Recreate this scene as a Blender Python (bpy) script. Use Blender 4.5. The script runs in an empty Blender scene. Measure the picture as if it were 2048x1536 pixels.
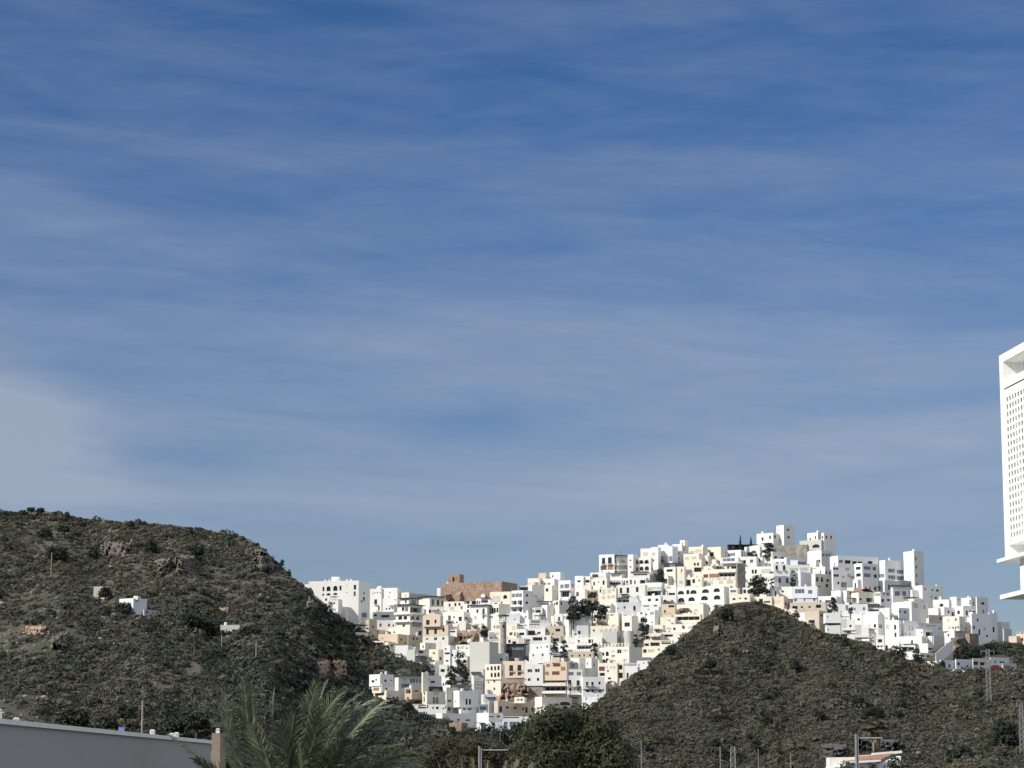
import bpy, math, random
import numpy as np
from mathutils import Vector, Matrix

R = math.radians
random.seed(7)
rng = np.random.default_rng(11)
S = bpy.context.scene
COL = S.collection

# ------------------------------------------------------------------ camera
F_PX, TILT, CAM_Z = 5000.0, 9.0, 9.0          # focal length in photo pixels, pitch in degrees, eye height
cam_d = bpy.data.cameras.new('camera')
cam_d.sensor_width = 36.0
cam_d.lens = F_PX / 2048 * 36
cam_d.clip_start, cam_d.clip_end = 0.5, 20000
cam = bpy.data.objects.new('camera', cam_d)
COL.objects.link(cam)
cam.location = (0, 0, CAM_Z)
cam.rotation_euler = (R(90 + TILT), 0, 0)
S.camera = cam

# ------------------------------------------------------------------ light
SUN_AZ, SUN_EL = -60.0, 37.0                  # azimuth from straight behind the viewer, towards the left; elevation
sun_d = bpy.data.lights.new('sun', 'SUN')
sun_d.energy, sun_d.angle, sun_d.color = 4.4, R(0.5), (1.0, 0.955, 0.88)
sun = bpy.data.objects.new('sun', sun_d)
COL.objects.link(sun)
to_sun = Vector((math.sin(R(SUN_AZ)) * math.cos(R(SUN_EL)), -math.cos(R(SUN_AZ)) * math.cos(R(SUN_EL)), math.sin(R(SUN_EL))))
sun.rotation_euler = to_sun.to_track_quat('Z', 'Y').to_euler()
sun.location = (0, 0, 300)
S.view_settings.view_transform = 'Standard'
S.view_settings.look = 'None'
S.view_settings.exposure = 0.12
S.view_settings.gamma = 1.0
S.cycles.max_bounces = 5
S.cycles.diffuse_bounces = 3


class NT:
    """small helper to wire shader nodes"""
    def __init__(self, nt):
        self.nt, self.n, self.l = nt, nt.nodes, nt.links

    def add(self, t, ins=(), **kw):
        nd = self.n.new(t)
        for k, v in kw.items():
            setattr(nd, k, v)
        for k, v in dict(ins).items():
            if hasattr(v, 'is_output'):
                self.l.new(v, nd.inputs[k])
            else:
                nd.inputs[k].default_value = v
        return nd

    def m(self, op, a, b=0.0, c=0.0):
        return self.add('ShaderNodeMath', {0: a, 1: b, 2: c}, operation=op).outputs[0]

    def mix(self, f, a, b, blend='MIX'):
        nd = self.add('ShaderNodeMix', {0: f, 6: a, 7: b}, data_type='RGBA', blend_type=blend)
        return nd.outputs[2]

    def rng(self, v, a, b, c, d):
        return self.add('ShaderNodeMapRange', {0: v, 1: a, 2: b, 3: c, 4: d}, interpolation_type='SMOOTHSTEP').outputs[0]

    def noise(self, vec, scale, detail=4, rough=0.55, dist=0.0):
        return self.add('ShaderNodeTexNoise', {'Vector': vec, 'Scale': scale, 'Detail': detail, 'Roughness': rough, 'Distortion': dist}).outputs[0]


def C4(c, a=1.0):
    return (c[0], c[1], c[2], a)


world = bpy.data.worlds.new('World')
S.world = world
world.use_nodes = True
w = NT(world.node_tree)
w.n.clear()
sky = w.add('ShaderNodeTexSky', sky_type='NISHITA')
sky.sun_disc = False
sky.sun_elevation = R(SUN_EL)
sky.sun_rotation = math.atan2(to_sun.x, to_sun.y)
sky.altitude, sky.air_density, sky.dust_density, sky.ozone_density = 50, 1.0, 0.25, 2.2
tc = w.add('ShaderNodeTexCoord')
sp = w.add('ShaderNodeSeparateXYZ', {0: tc.outputs['Generated']})
az = w.m('ARCTAN2', sp.outputs[0], sp.outputs[1])
el = w.m('ARCSINE', sp.outputs[2])


def sheet(sa, se, skew, seed):
    """stretched coordinates for wind-drawn cirrus"""
    e2 = w.m('ADD', el, w.m('MULTIPLY', az, skew))
    return w.add('ShaderNodeCombineXYZ', {0: w.m('MULTIPLY', az, sa), 1: w.m('MULTIPLY', e2, se), 2: seed}).outputs[0]


warp = w.noise(sheet(5, 14, 0.0, 3.1), 1.0, 3)
wv = w.m('SUBTRACT', warp, 0.5)
elw = w.m('ADD', el, w.m('MULTIPLY', wv, 0.03))
azw = w.m('ADD', az, w.m('MULTIPLY', w.m('SUBTRACT', w.noise(sheet(9, 22, 0.0, 8.7), 1.0, 3), 0.5), 0.09))


def blob(a0, e0, sa, se, amp, skew=0.0):
    da = w.m('DIVIDE', w.m('SUBTRACT', azw, a0), sa)
    ee = w.m('SUBTRACT', w.m('SUBTRACT', elw, e0), w.m('MULTIPLY', w.m('SUBTRACT', azw, a0), skew))
    de = w.m('DIVIDE', ee, se)
    q = w.m('ADD', w.m('MULTIPLY', da, da), w.m('MULTIPLY', de, de))
    return w.m('MULTIPLY', w.m('POWER', 2.718, w.m('MULTIPLY', q, -1.0)), amp)


SKYBLOBS = [  # azimuth, elevation, half widths, strength, tilt
    (-0.205, 0.138, 0.040, 0.019, 1.0, -0.12),
    (-0.20, 0.112, 0.040, 0.010, 0.40, 0.0),
    (-0.12, 0.112, 0.10, 0.006, 0.18, 0.0),
    (-0.014, 0.141, 0.034, 0.0065, -0.30, 0.02),
    (0.05, 0.243, 0.22, 0.010, 0.16, -0.04),
    (-0.18, 0.222, 0.06, 0.010, 0.13, -0.18),
    (0.06, 0.172, 0.13, 0.020, 0.20, 0.04),
    (0.16, 0.132, 0.12, 0.020, 0.20, 0.05),
    (0.03, 0.120, 0.10, 0.014, 0.12, 0.0),
    (0.17, 0.118, 0.08, 0.004, -0.16, 0.12),
    (0.185, 0.150, 0.06, 0.006, -0.22, 0.05),
    (0.19, 0.186, 0.06, 0.008, -0.22, 0.0),
    (0.10, 0.108, 0.15, 0.015, 0.24, 0.02),
    (0.02, 0.098, 0.10, 0.005, -0.08, 0.10),
    (-0.14, 0.125, 0.05, 0.006, -0.16, 0.05),
]
n1 = w.noise(sheet(7, 42, 0.10, 1.7), 1.0, 6, 0.55, 0.6)
n2 = w.noise(sheet(4, 30, -0.08, 5.3), 1.0, 5, 0.55, 0.4)
n3 = w.noise(sheet(13, 105, 0.07, 9.4), 1.0, 8, 0.60, 1.0)
n4 = w.noise(sheet(22, 150, -0.25, 4.4), 1.0, 8, 0.65, 1.1)
veil = w.m('SUBTRACT', w.rng(el, 0.05, 0.12, 0.14, 0.40), w.rng(el, 0.15, 0.25, 0.0, 0.30))
dens = w.m('ADD', veil, w.m('MULTIPLY', w.m('SUBTRACT', n1, 0.5), 0.46))
dens = w.m('ADD', dens, w.m('MULTIPLY', w.m('SUBTRACT', n2, 0.5), 0.42))
dens = w.m('ADD', dens, w.m('MULTIPLY', w.m('SUBTRACT', n3, 0.5), 0.15))
dens = w.m('ADD', dens, w.m('MULTIPLY', w.m('SUBTRACT', n4, 0.5), 0.10))
for b in SKYBLOBS:
    dens = w.m('ADD', dens, blob(*b))
dens = w.m('MULTIPLY', dens, w.rng(n3, 0.3, 0.7, 0.90, 1.08))
dens = w.add('ShaderNodeClamp', {0: dens, 1: 0.0, 2: 0.9}).outputs[0]
SKY_S = 0.067
HIGH_FILL = 1.15
tint = w.add('ShaderNodeMix', {0: 1.0, 6: sky.outputs[0], 7: w.mix(w.rng(el, 0.05, 0.22, 0, 1), (0.70, 0.77, 0.96, 1), (0.39, 0.655, 1.03, 1))}, data_type='RGBA', blend_type='MULTIPLY').outputs[2]
cloudy = w.mix(dens, tint, (0.32 / SKY_S, 0.378 / SKY_S, 0.485 / SKY_S, 1))
# added fill: the unseen sky higher up is whitened to lift shaded walls
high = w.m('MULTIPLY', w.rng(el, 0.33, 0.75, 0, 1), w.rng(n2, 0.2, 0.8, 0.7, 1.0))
cloudy = w.mix(high, cloudy, (HIGH_FILL * 0.93 / SKY_S, HIGH_FILL * 0.97 / SKY_S, HIGH_FILL * 1.06 / SKY_S, 1))
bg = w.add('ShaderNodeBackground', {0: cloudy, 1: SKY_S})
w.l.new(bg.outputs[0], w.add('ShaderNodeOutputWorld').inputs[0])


# ------------------------------------------------------------------ geometry helpers
_c, _s = math.cos(R(TILT)), math.sin(R(TILT))


def pt(u, v, D):
    """point of the place seen at photo pixel (u, v) whose ground distance ahead is D"""
    x, y = (u - 1024) / F_PX, (768 - v) / F_PX
    yd, zd = _c - y * _s, _s + y * _c
    return Vector((x / yd * D, D, CAM_Z + zd / yd * D))


def pts_np(u, v, D):
    x, y = (u - 1024) / F_PX, (768 - v) / F_PX
    yd, zd = _c - y * _s, _s + y * _c
    return np.stack([x / yd * D, D + 0 * x, CAM_Z + zd / yd * D], -1)


def tag(o, label=None, cat=None, group=None, kind=None):
    if label: o['label'] = label
    if cat: o['category'] = cat
    if group: o['group'] = group
    if kind: o['kind'] = kind
    return o


def empty(name, loc, label, cat, group=None):
    o = bpy.data.objects.new(name, None)
    o.empty_display_size = 0.5
    COL.objects.link(o)
    o.location = loc
    return tag(o, label, cat, group)


class MB:
    """collects vertices and faces, then links them as ONE mesh object"""
    def __init__(self):
        self.v, self.f, self.mi, self.m = [], [], [], 0

    def quad(self, a, b, c, d):
        i = len(self.v)
        self.v += [tuple(a), tuple(b), tuple(c), tuple(d)]
        self.f.append((i, i + 1, i + 2, i + 3))
        self.mi.append(self.m)

    def poly(self, ps):
        i = len(self.v)
        self.v += [tuple(p) for p in ps]
        self.f.append(tuple(range(i, i + len(ps))))
        self.mi.append(self.m)

    def box(self, x0, x1, y0, y1, z0, z1, o=Vector((0, 0, 0)), ex=Vector((1, 0, 0)), ey=Vector((0, 1, 0)), ez=Vector((0, 0, 1)), top=1.0):
        cx, cy = (x0 + x1) / 2, (y0 + y1) / 2
        P = []
        for z, k in ((z0, 1.0), (z1, top)):
            for x, y in ((x0, y0), (x1, y0), (x1, y1), (x0, y1)):
                P.append(o + ex * (cx + (x - cx) * k) + ey * (cy + (y - cy) * k) + ez * z)
        i = len(self.v)
        self.v += [tuple(p) for p in P]
        for q in ((0, 3, 2, 1), (4, 5, 6, 7), (0, 1, 5, 4), (1, 2, 6, 5), (2, 3, 7, 6), (3, 0, 4, 7)):
            self.f.append(tuple(i + k for k in q))
            self.mi.append(self.m)

    def tube(self, path, radii, n=6, caps=True):
        path = [Vector(p) for p in path]
        rings = []
        for k, p in enumerate(path):
            t = (path[min(k + 1, len(path) - 1)] - path[max(k - 1, 0)]).normalized()
            a = t.cross(Vector((0.31, 0.95, 0.05)))
            if a.length < 1e-3: a = t.cross(Vector((1, 0, 0)))
            a.normalize()
            b = t.cross(a)
            r = radii[k] if hasattr(radii, '__len__') else radii
            i = len(self.v)
            self.v += [tuple(p + (a * math.cos(2 * math.pi * j / n) + b * math.sin(2 * math.pi * j / n)) * r) for j in range(n)]
            rings.append(i)
        for i, j in zip(rings, rings[1:]):
            for k in range(n):
                self.f.append((i + k, i + (k + 1) % n, j + (k + 1) % n, j + k))
                self.mi.append(self.m)
        if caps:
            self.f.append(tuple(rings[0] + k for k in reversed(range(n)))); self.mi.append(self.m)
            self.f.append(tuple(rings[-1] + k for k in range(n))); self.mi.append(self.m)

    def mesh(self, name, mats):
        me = bpy.data.meshes.new(name)
        me.from_pydata(self.v, [], self.f)
        for m in (mats if isinstance(mats, (list, tuple)) else [mats]):
            me.materials.append(m)
        me.polygons.foreach_set('material_index', self.mi)
        me.update()
        return me

    def build(self, name, mats, parent=None, loc=None, smooth=False):
        me = self.mesh(name, mats)
        if smooth: me.shade_smooth()
        o = bpy.data.objects.new(name, me)
        COL.objects.link(o)
        if parent is not None: o.parent = parent
        if loc is not None: o.location = loc
        return o


def np_mesh(name, V, Q, mats, mi=None, smooth=False):
    """large quad mesh from arrays"""
    me = bpy.data.meshes.new(name)
    me.vertices.add(len(V)); me.vertices.foreach_set('co', np.ascontiguousarray(V, np.float32).ravel())
    me.loops.add(Q.size); me.loops.foreach_set('vertex_index', np.ascontiguousarray(Q, np.int32).ravel())
    me.polygons.add(len(Q))
    me.polygons.foreach_set('loop_start', np.arange(0, Q.size, Q.shape[1], dtype=np.int32))
    for m in mats: me.materials.append(m)
    if mi is not None: me.polygons.foreach_set('material_index', np.ascontiguousarray(mi, np.int32))
    if smooth: me.polygons.foreach_set('use_smooth', np.ones(len(Q), bool))
    me.update(); me.validate()
    o = bpy.data.objects.new(name, me)
    COL.objects.link(o)
    return o


# ------------------------------------------------------------------ materials
def new_mat(name):
    m = bpy.data.materials.new(name)
    m.use_nodes = True
    t = NT(m.node_tree)
    t.n.clear()
    out = t.add('ShaderNodeOutputMaterial')
    p = t.add('ShaderNodeBsdfPrincipled')
    t.l.new(p.outputs[0], out.inputs[0])
    return m, t, p


def simple(name, c, rough=0.7, spec=0.3, var=0.12, scale=1.5, metal=0.0):
    m, t, p = new_mat(name)
    g = t.add('ShaderNodeNewGeometry')
    n = t.noise(g.outputs['Position'], scale, 5, 0.6)
    f = t.rng(n, 0.3, 0.7, 1 - var, 1 + var)
    col = t.mix(1.0, C4(c), t.add('ShaderNodeCombineColor', {0: f, 1: f, 2: f}).outputs[0], 'MULTIPLY')
    t.l.new(col, p.inputs['Base Color'])
    p.inputs['Roughness'].default_value = rough
    p.inputs['Specular IOR Level'].default_value = spec
    p.inputs['Metallic'].default_value = metal
    return m


def plaster(name, c, dirt=(0.42, 0.36, 0.28), amt=0.40, rand=0.12):
    """painted render with faint streaks and damp patches, tone differing from house to house"""
    m, t, p = new_mat(name)
    g = t.add('ShaderNodeNewGeometry')
    oi = t.add('ShaderNodeObjectInfo')
    s = t.add('ShaderNodeSeparateXYZ', {0: g.outputs['Position']})
    streak = t.add('ShaderNodeCombineXYZ', {0: t.m('MULTIPLY', s.outputs[0], 1.1), 1: t.m('MULTIPLY', s.outputs[1], 1.1), 2: t.m('MULTIPLY', s.outputs[2], 0.16)}).outputs[0]
    n1 = t.noise(streak, 0.9, 6, 0.65)
    n2 = t.noise(g.outputs['Position'], 0.22, 4, 0.6)
    f = t.m('MULTIPLY', t.rng(n1, 0.48, 0.78, 0, 1), t.rng(n2, 0.38, 0.66, 0.15, 1))
    tone = t.m('ADD', 1 - rand, t.m('MULTIPLY', oi.outputs['Random'], rand))
    warm = t.m('SUBTRACT', tone, t.m('MULTIPLY', t.m('FRACT', t.m('MULTIPLY', oi.outputs['Random'], 7.31)), 0.07))
    base = t.mix(1.0, C4(c), t.add('ShaderNodeCombineColor', {0: tone, 1: tone, 2: warm}).outputs[0], 'MULTIPLY')
    col = t.mix(t.m('MULTIPLY', f, amt), base, C4(dirt))
    t.l.new(col, p.inputs['Base Color'])
    p.inputs['Roughness'].default_value = 0.85
    p.inputs['Specular IOR Level'].default_value = 0.2
    b = t.add('ShaderNodeBump', {'Height': t.noise(g.outputs['Position'], 2.2, 6), 'Strength': 0.25, 'Distance': 0.08})
    t.l.new(b.outputs[0], p.inputs['Normal'])
    return m


def masonry(name, c1, c2, scale=1.2):
    m, t, p = new_mat(name)
    g = t.add('ShaderNodeNewGeometry')
    v = t.add('ShaderNodeTexVoronoi', {'Vector': g.outputs['Position'], 'Scale': scale})
    n = t.noise(g.outputs['Position'], 0.35, 6, 0.65)
    col = t.mix(t.rng(v.outputs['Color'], 0.2, 0.8, 0, 1), C4(c1), C4(c2))
    col = t.mix(t.rng(n, 0.35, 0.7, 0, 0.6), col, C4([k * 0.55 for k in c1]))
    t.l.new(col, p.inputs['Base Color'])
    p.inputs['Roughness'].default_value = 0.95
    b = t.add('ShaderNodeBump', {'Height': v.outputs['Distance'], 'Strength': 0.6, 'Distance': 0.15})
    t.l.new(b.outputs[0], p.inputs['Normal'])
    return m


M = dict(
    w=plaster('white_paint', (0.82, 0.81, 0.785)),
    c=plaster('cream_paint', (0.82, 0.765, 0.66)),
    p=plaster('peach_paint', (0.71, 0.58, 0.455)),
    t=plaster('tan_paint', (0.56, 0.485, 0.39)),
    g=plaster('grey_render_and_shade', (0.55, 0.54, 0.51)),  # real grey walls, and shade painted in on some town blocks
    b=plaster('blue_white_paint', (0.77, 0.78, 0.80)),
    s=masonry('brown_stone', (0.29, 0.20, 0.145), (0.37, 0.27, 0.20)),
    k=masonry('grey_stone', (0.25, 0.23, 0.20), (0.36, 0.33, 0.28)),
    d=simple('dark_cladding_and_shade', (0.05, 0.05, 0.055), 0.5),  # real dark fronts, and blocks painted dark where houses only leave shade
)
M_FRAME = simple('pale_frame', (0.55, 0.53, 0.50))
M_DARKFRAME = simple('dark_frame', (0.05, 0.045, 0.04))
M_GLASS = simple('dark_glass', (0.022, 0.026, 0.034), 0.12, 0.5, 0.3, 0.6)
M_BLUEGLASS = simple('blue_grey_glass', (0.12, 0.16, 0.21), 0.10, 0.6, 0.3, 0.6)
M_BLIND = simple('cream_blind', (0.62, 0.56, 0.46))
M_WOOD = simple('brown_shutter', (0.36, 0.20, 0.12))
M_RED = simple('dark_red_shutter', (0.20, 0.055, 0.05))
M_NAVY = simple('blue_paint', (0.05, 0.09, 0.24))
M_IRON = simple('dark_iron', (0.03, 0.03, 0.033), 0.5)
M_AWN = simple('charcoal_canopy', (0.055, 0.055, 0.06), 0.8)
M_CLAY = simple('terracotta', (0.27, 0.135, 0.085), 0.8, 0.2, 0.3, 1.0)
M_STEEL = simple('galvanised_steel', (0.22, 0.22, 0.21), 0.45, 0.5)
M_WOODPOLE = simple('weathered_pole', (0.30, 0.26, 0.20))
M_LAMP = simple('grey_lamp_paint', (0.30, 0.30, 0.30), 0.5)
M_BARK = simple('bark', (0.13, 0.10, 0.07), 0.9, 0.1, 0.3, 4)


def leafmat(name, c, var=0.22, trans=0.25):
    m, t, p = new_mat(name)
    g = t.add('ShaderNodeNewGeometry')
    rnd = t.m('ADD', 1 - var, t.m('MULTIPLY', g.outputs['Random Per Island'], 2 * var))
    n = t.rng(t.noise(g.outputs['Position'], 0.12, 3), 0.3, 0.7, 0.8, 1.2)
    f = t.m('MULTIPLY', rnd, n)
    col = t.mix(1.0, C4(c), t.add('ShaderNodeCombineColor', {0: f, 1: f, 2: f}).outputs[0], 'MULTIPLY')
    t.l.new(col, p.inputs['Base Color'])
    p.inputs['Roughness'].default_value = 0.75
    p.inputs['Specular IOR Level'].default_value = 0.15
    if trans:
        tr = t.add('ShaderNodeBsdfTranslucent', {0: col})
        mx = t.add('ShaderNodeMixShader', {0: trans, 1: p.outputs[0], 2: tr.outputs[0]})
        t.l.new(mx.outputs[0], t.n['Material Output'].inputs[0])
    return m


M_LEAF = dict(
    olive=leafmat('olive_scrub', (0.082, 0.078, 0.053)),
    grey=leafmat('grey_green_scrub', (0.090, 0.089, 0.067)),
    green=leafmat('dark_green_bush', (0.038, 0.050, 0.033)),
    pine=leafmat('blue_green_bush', (0.033, 0.045, 0.039)),
    dry=leafmat('dry_brown_scrub', (0.104, 0.087, 0.063)),
    brown=leafmat('brown_olive_leaf', (0.081, 0.068, 0.043)),
    tree=leafmat('olive_green_leaf', (0.070, 0.079, 0.041)),
    lime=leafmat('fresh_green_bush', (0.066, 0.077, 0.045)),
)
M_FROND = leafmat('palm_green', (0.085, 0.105, 0.060), 0.5, 0.2)
M_FROND2 = leafmat('palm_yellow_green', (0.165, 0.180, 0.112), 0.45, 0.2)
for m_ in (M_FROND, M_FROND2):
    m_.node_tree.nodes['Principled BSDF'].inputs['Roughness'].default_value = 0.45
    m_.node_tree.nodes['Principled BSDF'].inputs['Specular IOR Level'].default_value = 0.45
M_RACHIS = simple('palm_midrib', (0.17, 0.19, 0.085))
M_DEADFROND = leafmat('dead_palm_leaf', (0.23, 0.185, 0.12), 0.3, 0.1)


def hill_mat(name, soil, rock, pale, green):
    m, t, p = new_mat(name)
    g = t.add('ShaderNodeNewGeometry')
    P = g.outputs['Position']
    n1 = t.noise(P, 0.030, 7, 0.65, 0.4)
    n2 = t.noise(P, 0.16, 7, 0.7, 0.3)
    n3 = t.noise(P, 0.75, 6, 0.7)
    col = t.mix(t.rng(n2, 0.40, 0.62, 0, 1), C4(soil), C4(rock))
    col = t.mix(t.rng(n3, 0.56, 0.72, 0, 0.75), col, C4(pale))
    col = t.mix(t.rng(n1, 0.42, 0.62, 0, 0.75), col, C4(green))
    n5 = t.noise(P, 2.6, 4, 0.7)
    col = t.mix(t.rng(n5, 0.5, 0.62, 0, 0.6), col, C4([k * 0.45 for k in green]))
    n4 = t.rng(n3, 0.25, 0.5, 0.5, 1)
    col = t.mix(1.0, col, t.add('ShaderNodeCombineColor', {0: n4, 1: n4, 2: n4}).outputs[0], 'MULTIPLY')
    t.l.new(col, p.inputs['Base Color'])
    p.inputs['Roughness'].default_value = 0.95
    p.inputs['Specular IOR Level'].default_value = 0.1
    b = t.add('ShaderNodeBump', {'Height': t.noise(P, 0.5, 8, 0.7), 'Strength': 0.9, 'Distance': 0.9})
    t.l.new(b.outputs[0], p.inputs['Normal'])
    return m


M_HILL = hill_mat('scrub_hill_soil', (0.082, 0.074, 0.058), (0.120, 0.107, 0.088), (0.20, 0.17, 0.135), (0.052, 0.056, 0.040))
M_RHILL = hill_mat('near_hill_soil', (0.060, 0.057, 0.044), (0.076, 0.070, 0.056), (0.14, 0.12, 0.09), (0.052, 0.053, 0.039))
M_GROUND = hill_mat('valley_ground', (0.13, 0.11, 0.08), (0.18, 0.15, 0.11), (0.26, 0.22, 0.16), (0.07, 0.08, 0.045))
M_ROCK = masonry('brown_rock', (0.24, 0.165, 0.115), (0.34, 0.245, 0.17), 0.5)
M_ROCKD = masonry('dark_rock', (0.10, 0.085, 0.07), (0.155, 0.128, 0.10), 0.5)
M_ROCKB = masonry('blackish_rock', (0.055, 0.054, 0.053), (0.085, 0.080, 0.076), 0.8)
M_ROCKT = masonry('dull_tan_rock', (0.13, 0.105, 0.078), (0.19, 0.155, 0.115), 0.6)
M_ROCKL = simple('pale_rock', (0.20, 0.175, 0.145), 0.95, 0.1, 0.35, 0.8)

# ------------------------------------------------------------------ terrain
def curve(pairs):
    xs, ys = zip(*pairs)
    return lambda u: np.interp(u, xs, ys)


def smooth(a, b, x):
    t = np.clip((x - a) / (b - a), 0, 1)
    return t * t * (3 - 2 * t)


def bumps(X, Y):
    """metres of unevenness"""
    z = 0
    for a, k, p, q in ((1.0, 0.055, 0.4, 1.3), (0.8, 0.083, 2.2, 0.2), (0.5, 0.16, 1.1, 2.9), (0.35, 0.29, 0.3, 4.1)):
        z = z + a * np.sin(k * X + p + 1.7 * np.sin(k * 0.6 * Y + q)) * np.cos(k * 0.8 * Y + q)
    return z


MAIN_TOP = curve([(-400, 1010), (-150, 1006), (0, 1018), (90, 1022), (150, 1038), (210, 1046), (290, 1052), (400, 1057), (455, 1067), (500, 1078),
                  (530, 1100), (552, 1122), (575, 1146), (595, 1172), (612, 1190), (640, 1214), (655, 1232), (690, 1242), (760, 1222), (850, 1208), (900, 1194),
                  (1050, 1190), (1150, 1164), (1200, 1152), (1300, 1134), (1400, 1114), (1500, 1098), (1570, 1090), (1640, 1092), (1720, 1112),
                  (1800, 1152), (1850, 1184), (1900, 1214), (1970, 1238), (1990, 1256), (2012, 1272), (2030, 1290), (2060, 1300), (2200, 1330), (2450, 1400)])
SPUR_TOP = curve([(-400, 1150), (0, 1140), (80, 1141), (140, 1163), (200, 1203), (260, 1242), (330, 1290), (400, 1340), (480, 1410), (560, 1490), (640, 1580)])
NEAR_TOP = curve([(1020, 1600), (1080, 1510), (1130, 1462), (1180, 1424), (1250, 1370), (1330, 1297), (1400, 1243), (1432, 1222), (1462, 1213), (1492, 1210), (1525, 1213),
                  (1558, 1222), (1600, 1243), (1650, 1268), (1720, 1290), (1800, 1313), (1850, 1328), (1900, 1342), (1960, 1345), (2048, 1347), (2200, 1360), (2450, 1400)])


def D_main(u, v):
    u, v = np.asarray(u, float), np.asarray(v, float)
    town = np.where(v < 1460, 740 + (1460 - v) * 0.62, 740 - (v - 1460) * 0.95)
    left = np.where(v < 1536, 620 + (1536 - v) * 0.56, 620 - (v - 1536) * 1.0)
    k = smooth(520, 760, u)
    gully = 7.0 * np.sin(u / 46 + 0.9 * np.sin(v / 70) + v / 260) + 3.5 * np.sin(u / 19 - v / 120 + 1.0)   # ribs and gullies down the slope
    return (left + gully) * (1 - k) + town * k


def D_spur(u, v):
    v = np.asarray(v, float)
    return np.where(v < 1536, 440 + (1536 - v) * 0.40, 440 - (v - 1536) * 0.9) + 5.0 * np.sin(np.asarray(u, float) / 34 + v / 90)


def D_near(u, v):
    v = np.asarray(v, float)
    return np.where(v < 1536, 480 + (1536 - v) * 0.37, 480 - (v - 1536) * 1.0) + 3.0 * np.sin(np.asarray(u, float) / 52 + v / 150) + 1.6 * np.sin(np.asarray(u, float) / 21 - v / 80)


def ground_pt(Dfun, u, v, sink=0.0):
    D = Dfun(u, v)
    P = pts_np(np.asarray(u, float), np.asarray(v, float), D)
    P[..., 2] += bumps(P[..., 0], P[..., 1]) * BUMP[Dfun] - sink
    if Dfun is D_main: P[..., 2] -= 4.4 * town_mask(u, v)
    return P


def town_mask(u, v):
    """streets and yards are cut down between the house terraces"""
    edge = np.interp(v, [1000, 1180, 1220, 1260, 1300, 1340, 1420, 1460], [600, 612, 660, 700, 780, 850, 860, 930])
    return smooth(0, 40, np.asarray(u, float) - edge) * (1 - smooth(1425, 1460, v)) * (1 - smooth(1930, 2000, u) * smooth(1270, 1300, v)) * (1 - smooth(1820, 1860, u) * smooth(1284, 1304, v))


BUMP = {D_main: 0.55, D_spur: 0.8, D_near: 0.7}


def hill(name, u0, u1, du, top, Dfun, vbot, rows, mat):
    us = np.arange(u0, u1 + 1, du, dtype=float)
    vt = top(us)
    G = []
    for k in range(rows + 1):
        v = vbot + (vt - vbot) * (k / rows)
        G.append(ground_pt(Dfun, us, v))
    ridge = G[-1]
    for k in range(1, 9):                      # the far side falls away behind the ridge
        d = k * k * 7.0
        P = ridge.copy()
        s = (P[:, 1] + d) / P[:, 1]
        P[:, 0] *= s
        P[:, 1] += d
        P[:, 2] = np.maximum(ridge[:, 2] - 0.05 * d - 0.0009 * d * d, -3) + bumps(P[:, 0], P[:, 1]) * 0.5
        G.append(P)
    G = np.array(G)
    nr, nc = G.shape[:2]
    idx = np.arange(nr * nc).reshape(nr, nc)
    Q = np.stack([idx[:-1, :-1], idx[:-1, 1:], idx[1:, 1:], idx[1:, :-1]], -1).reshape(-1, 4)
    o = np_mesh(name, G.reshape(-1, 3), Q, [mat], smooth=True)
    return tag(o, kind='structure')


tag(hill('hillside', -400, 2450, 6, MAIN_TOP, D_main, 1650, 110, M_HILL), 'broad rocky hillside covered in dry scrub behind the town')
tag(hill('spur_hill', -400, 640, 6, SPUR_TOP, D_spur, 1640, 70, M_HILL), 'lower rocky spur of scrub in front of the bigger hill')
tag(hill('near_hill', 1020, 2450, 6, NEAR_TOP, D_near, 1640, 80, M_RHILL), 'rounded dark scrub hill standing in front of the town')
gm = MB()
gm.quad((-6000, -3000, 0), (6000, -3000, 0), (6000, 9000, 0), (-6000, 9000, 0))
tag(gm.build('ground', M_GROUND), 'flat dry valley ground', kind='structure')


# ------------------------------------------------------------------ plants in quantity
def leaf_template(n, seed, flat=0.8, size=(0.26, 0.42), inner=0.55):
    r = np.random.default_rng(seed)
    d = r.normal(size=(n, 3)); d[:, 2] = np.abs(d[:, 2]) * 0.9 - 0.12
    d /= np.linalg.norm(d, axis=1)[:, None]
    rad = inner + (1 - inner) * r.random(n) ** 0.6
    # a lumpy outline: a few lobes stand out
    for _ in range(4):
        q = r.normal(size=3); q[2] = abs(q[2]); q /= np.linalg.norm(q)
        rad *= 1 + 0.28 * np.clip((d @ q - 0.6) / 0.4, 0, 1)
    c = d * rad[:, None] * np.array([1, 1, flat])
    nrm = d + r.normal(size=(n, 3)) * 0.38
    nrm /= np.linalg.norm(nrm, axis=1)[:, None]
    a = np.cross(nrm, r.normal(size=(n, 3))); a /= np.linalg.norm(a, axis=1)[:, None]
    b = np.cross(nrm, a)
    s = r.uniform(size[0], size[1], n)[:, None]
    e = r.uniform(0.5, 0.9, n)[:, None]
    V = np.stack([c - a * s - b * s * e * 0.6, c + a * s * 0.7 - b * s * e, c + a * s + b * s * e * 0.5, c - a * s * 0.6 + b * s * e], 1)
    return V.reshape(-1, 3)


SHRUBS = [leaf_template(52, 100 + k, 0.8, (0.20, 0.34), 0.55) for k in range(10)]
BUSHES = [leaf_template(150, 200 + k, 0.85, (0.11, 0.20), 0.5) for k in range(8)]


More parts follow.
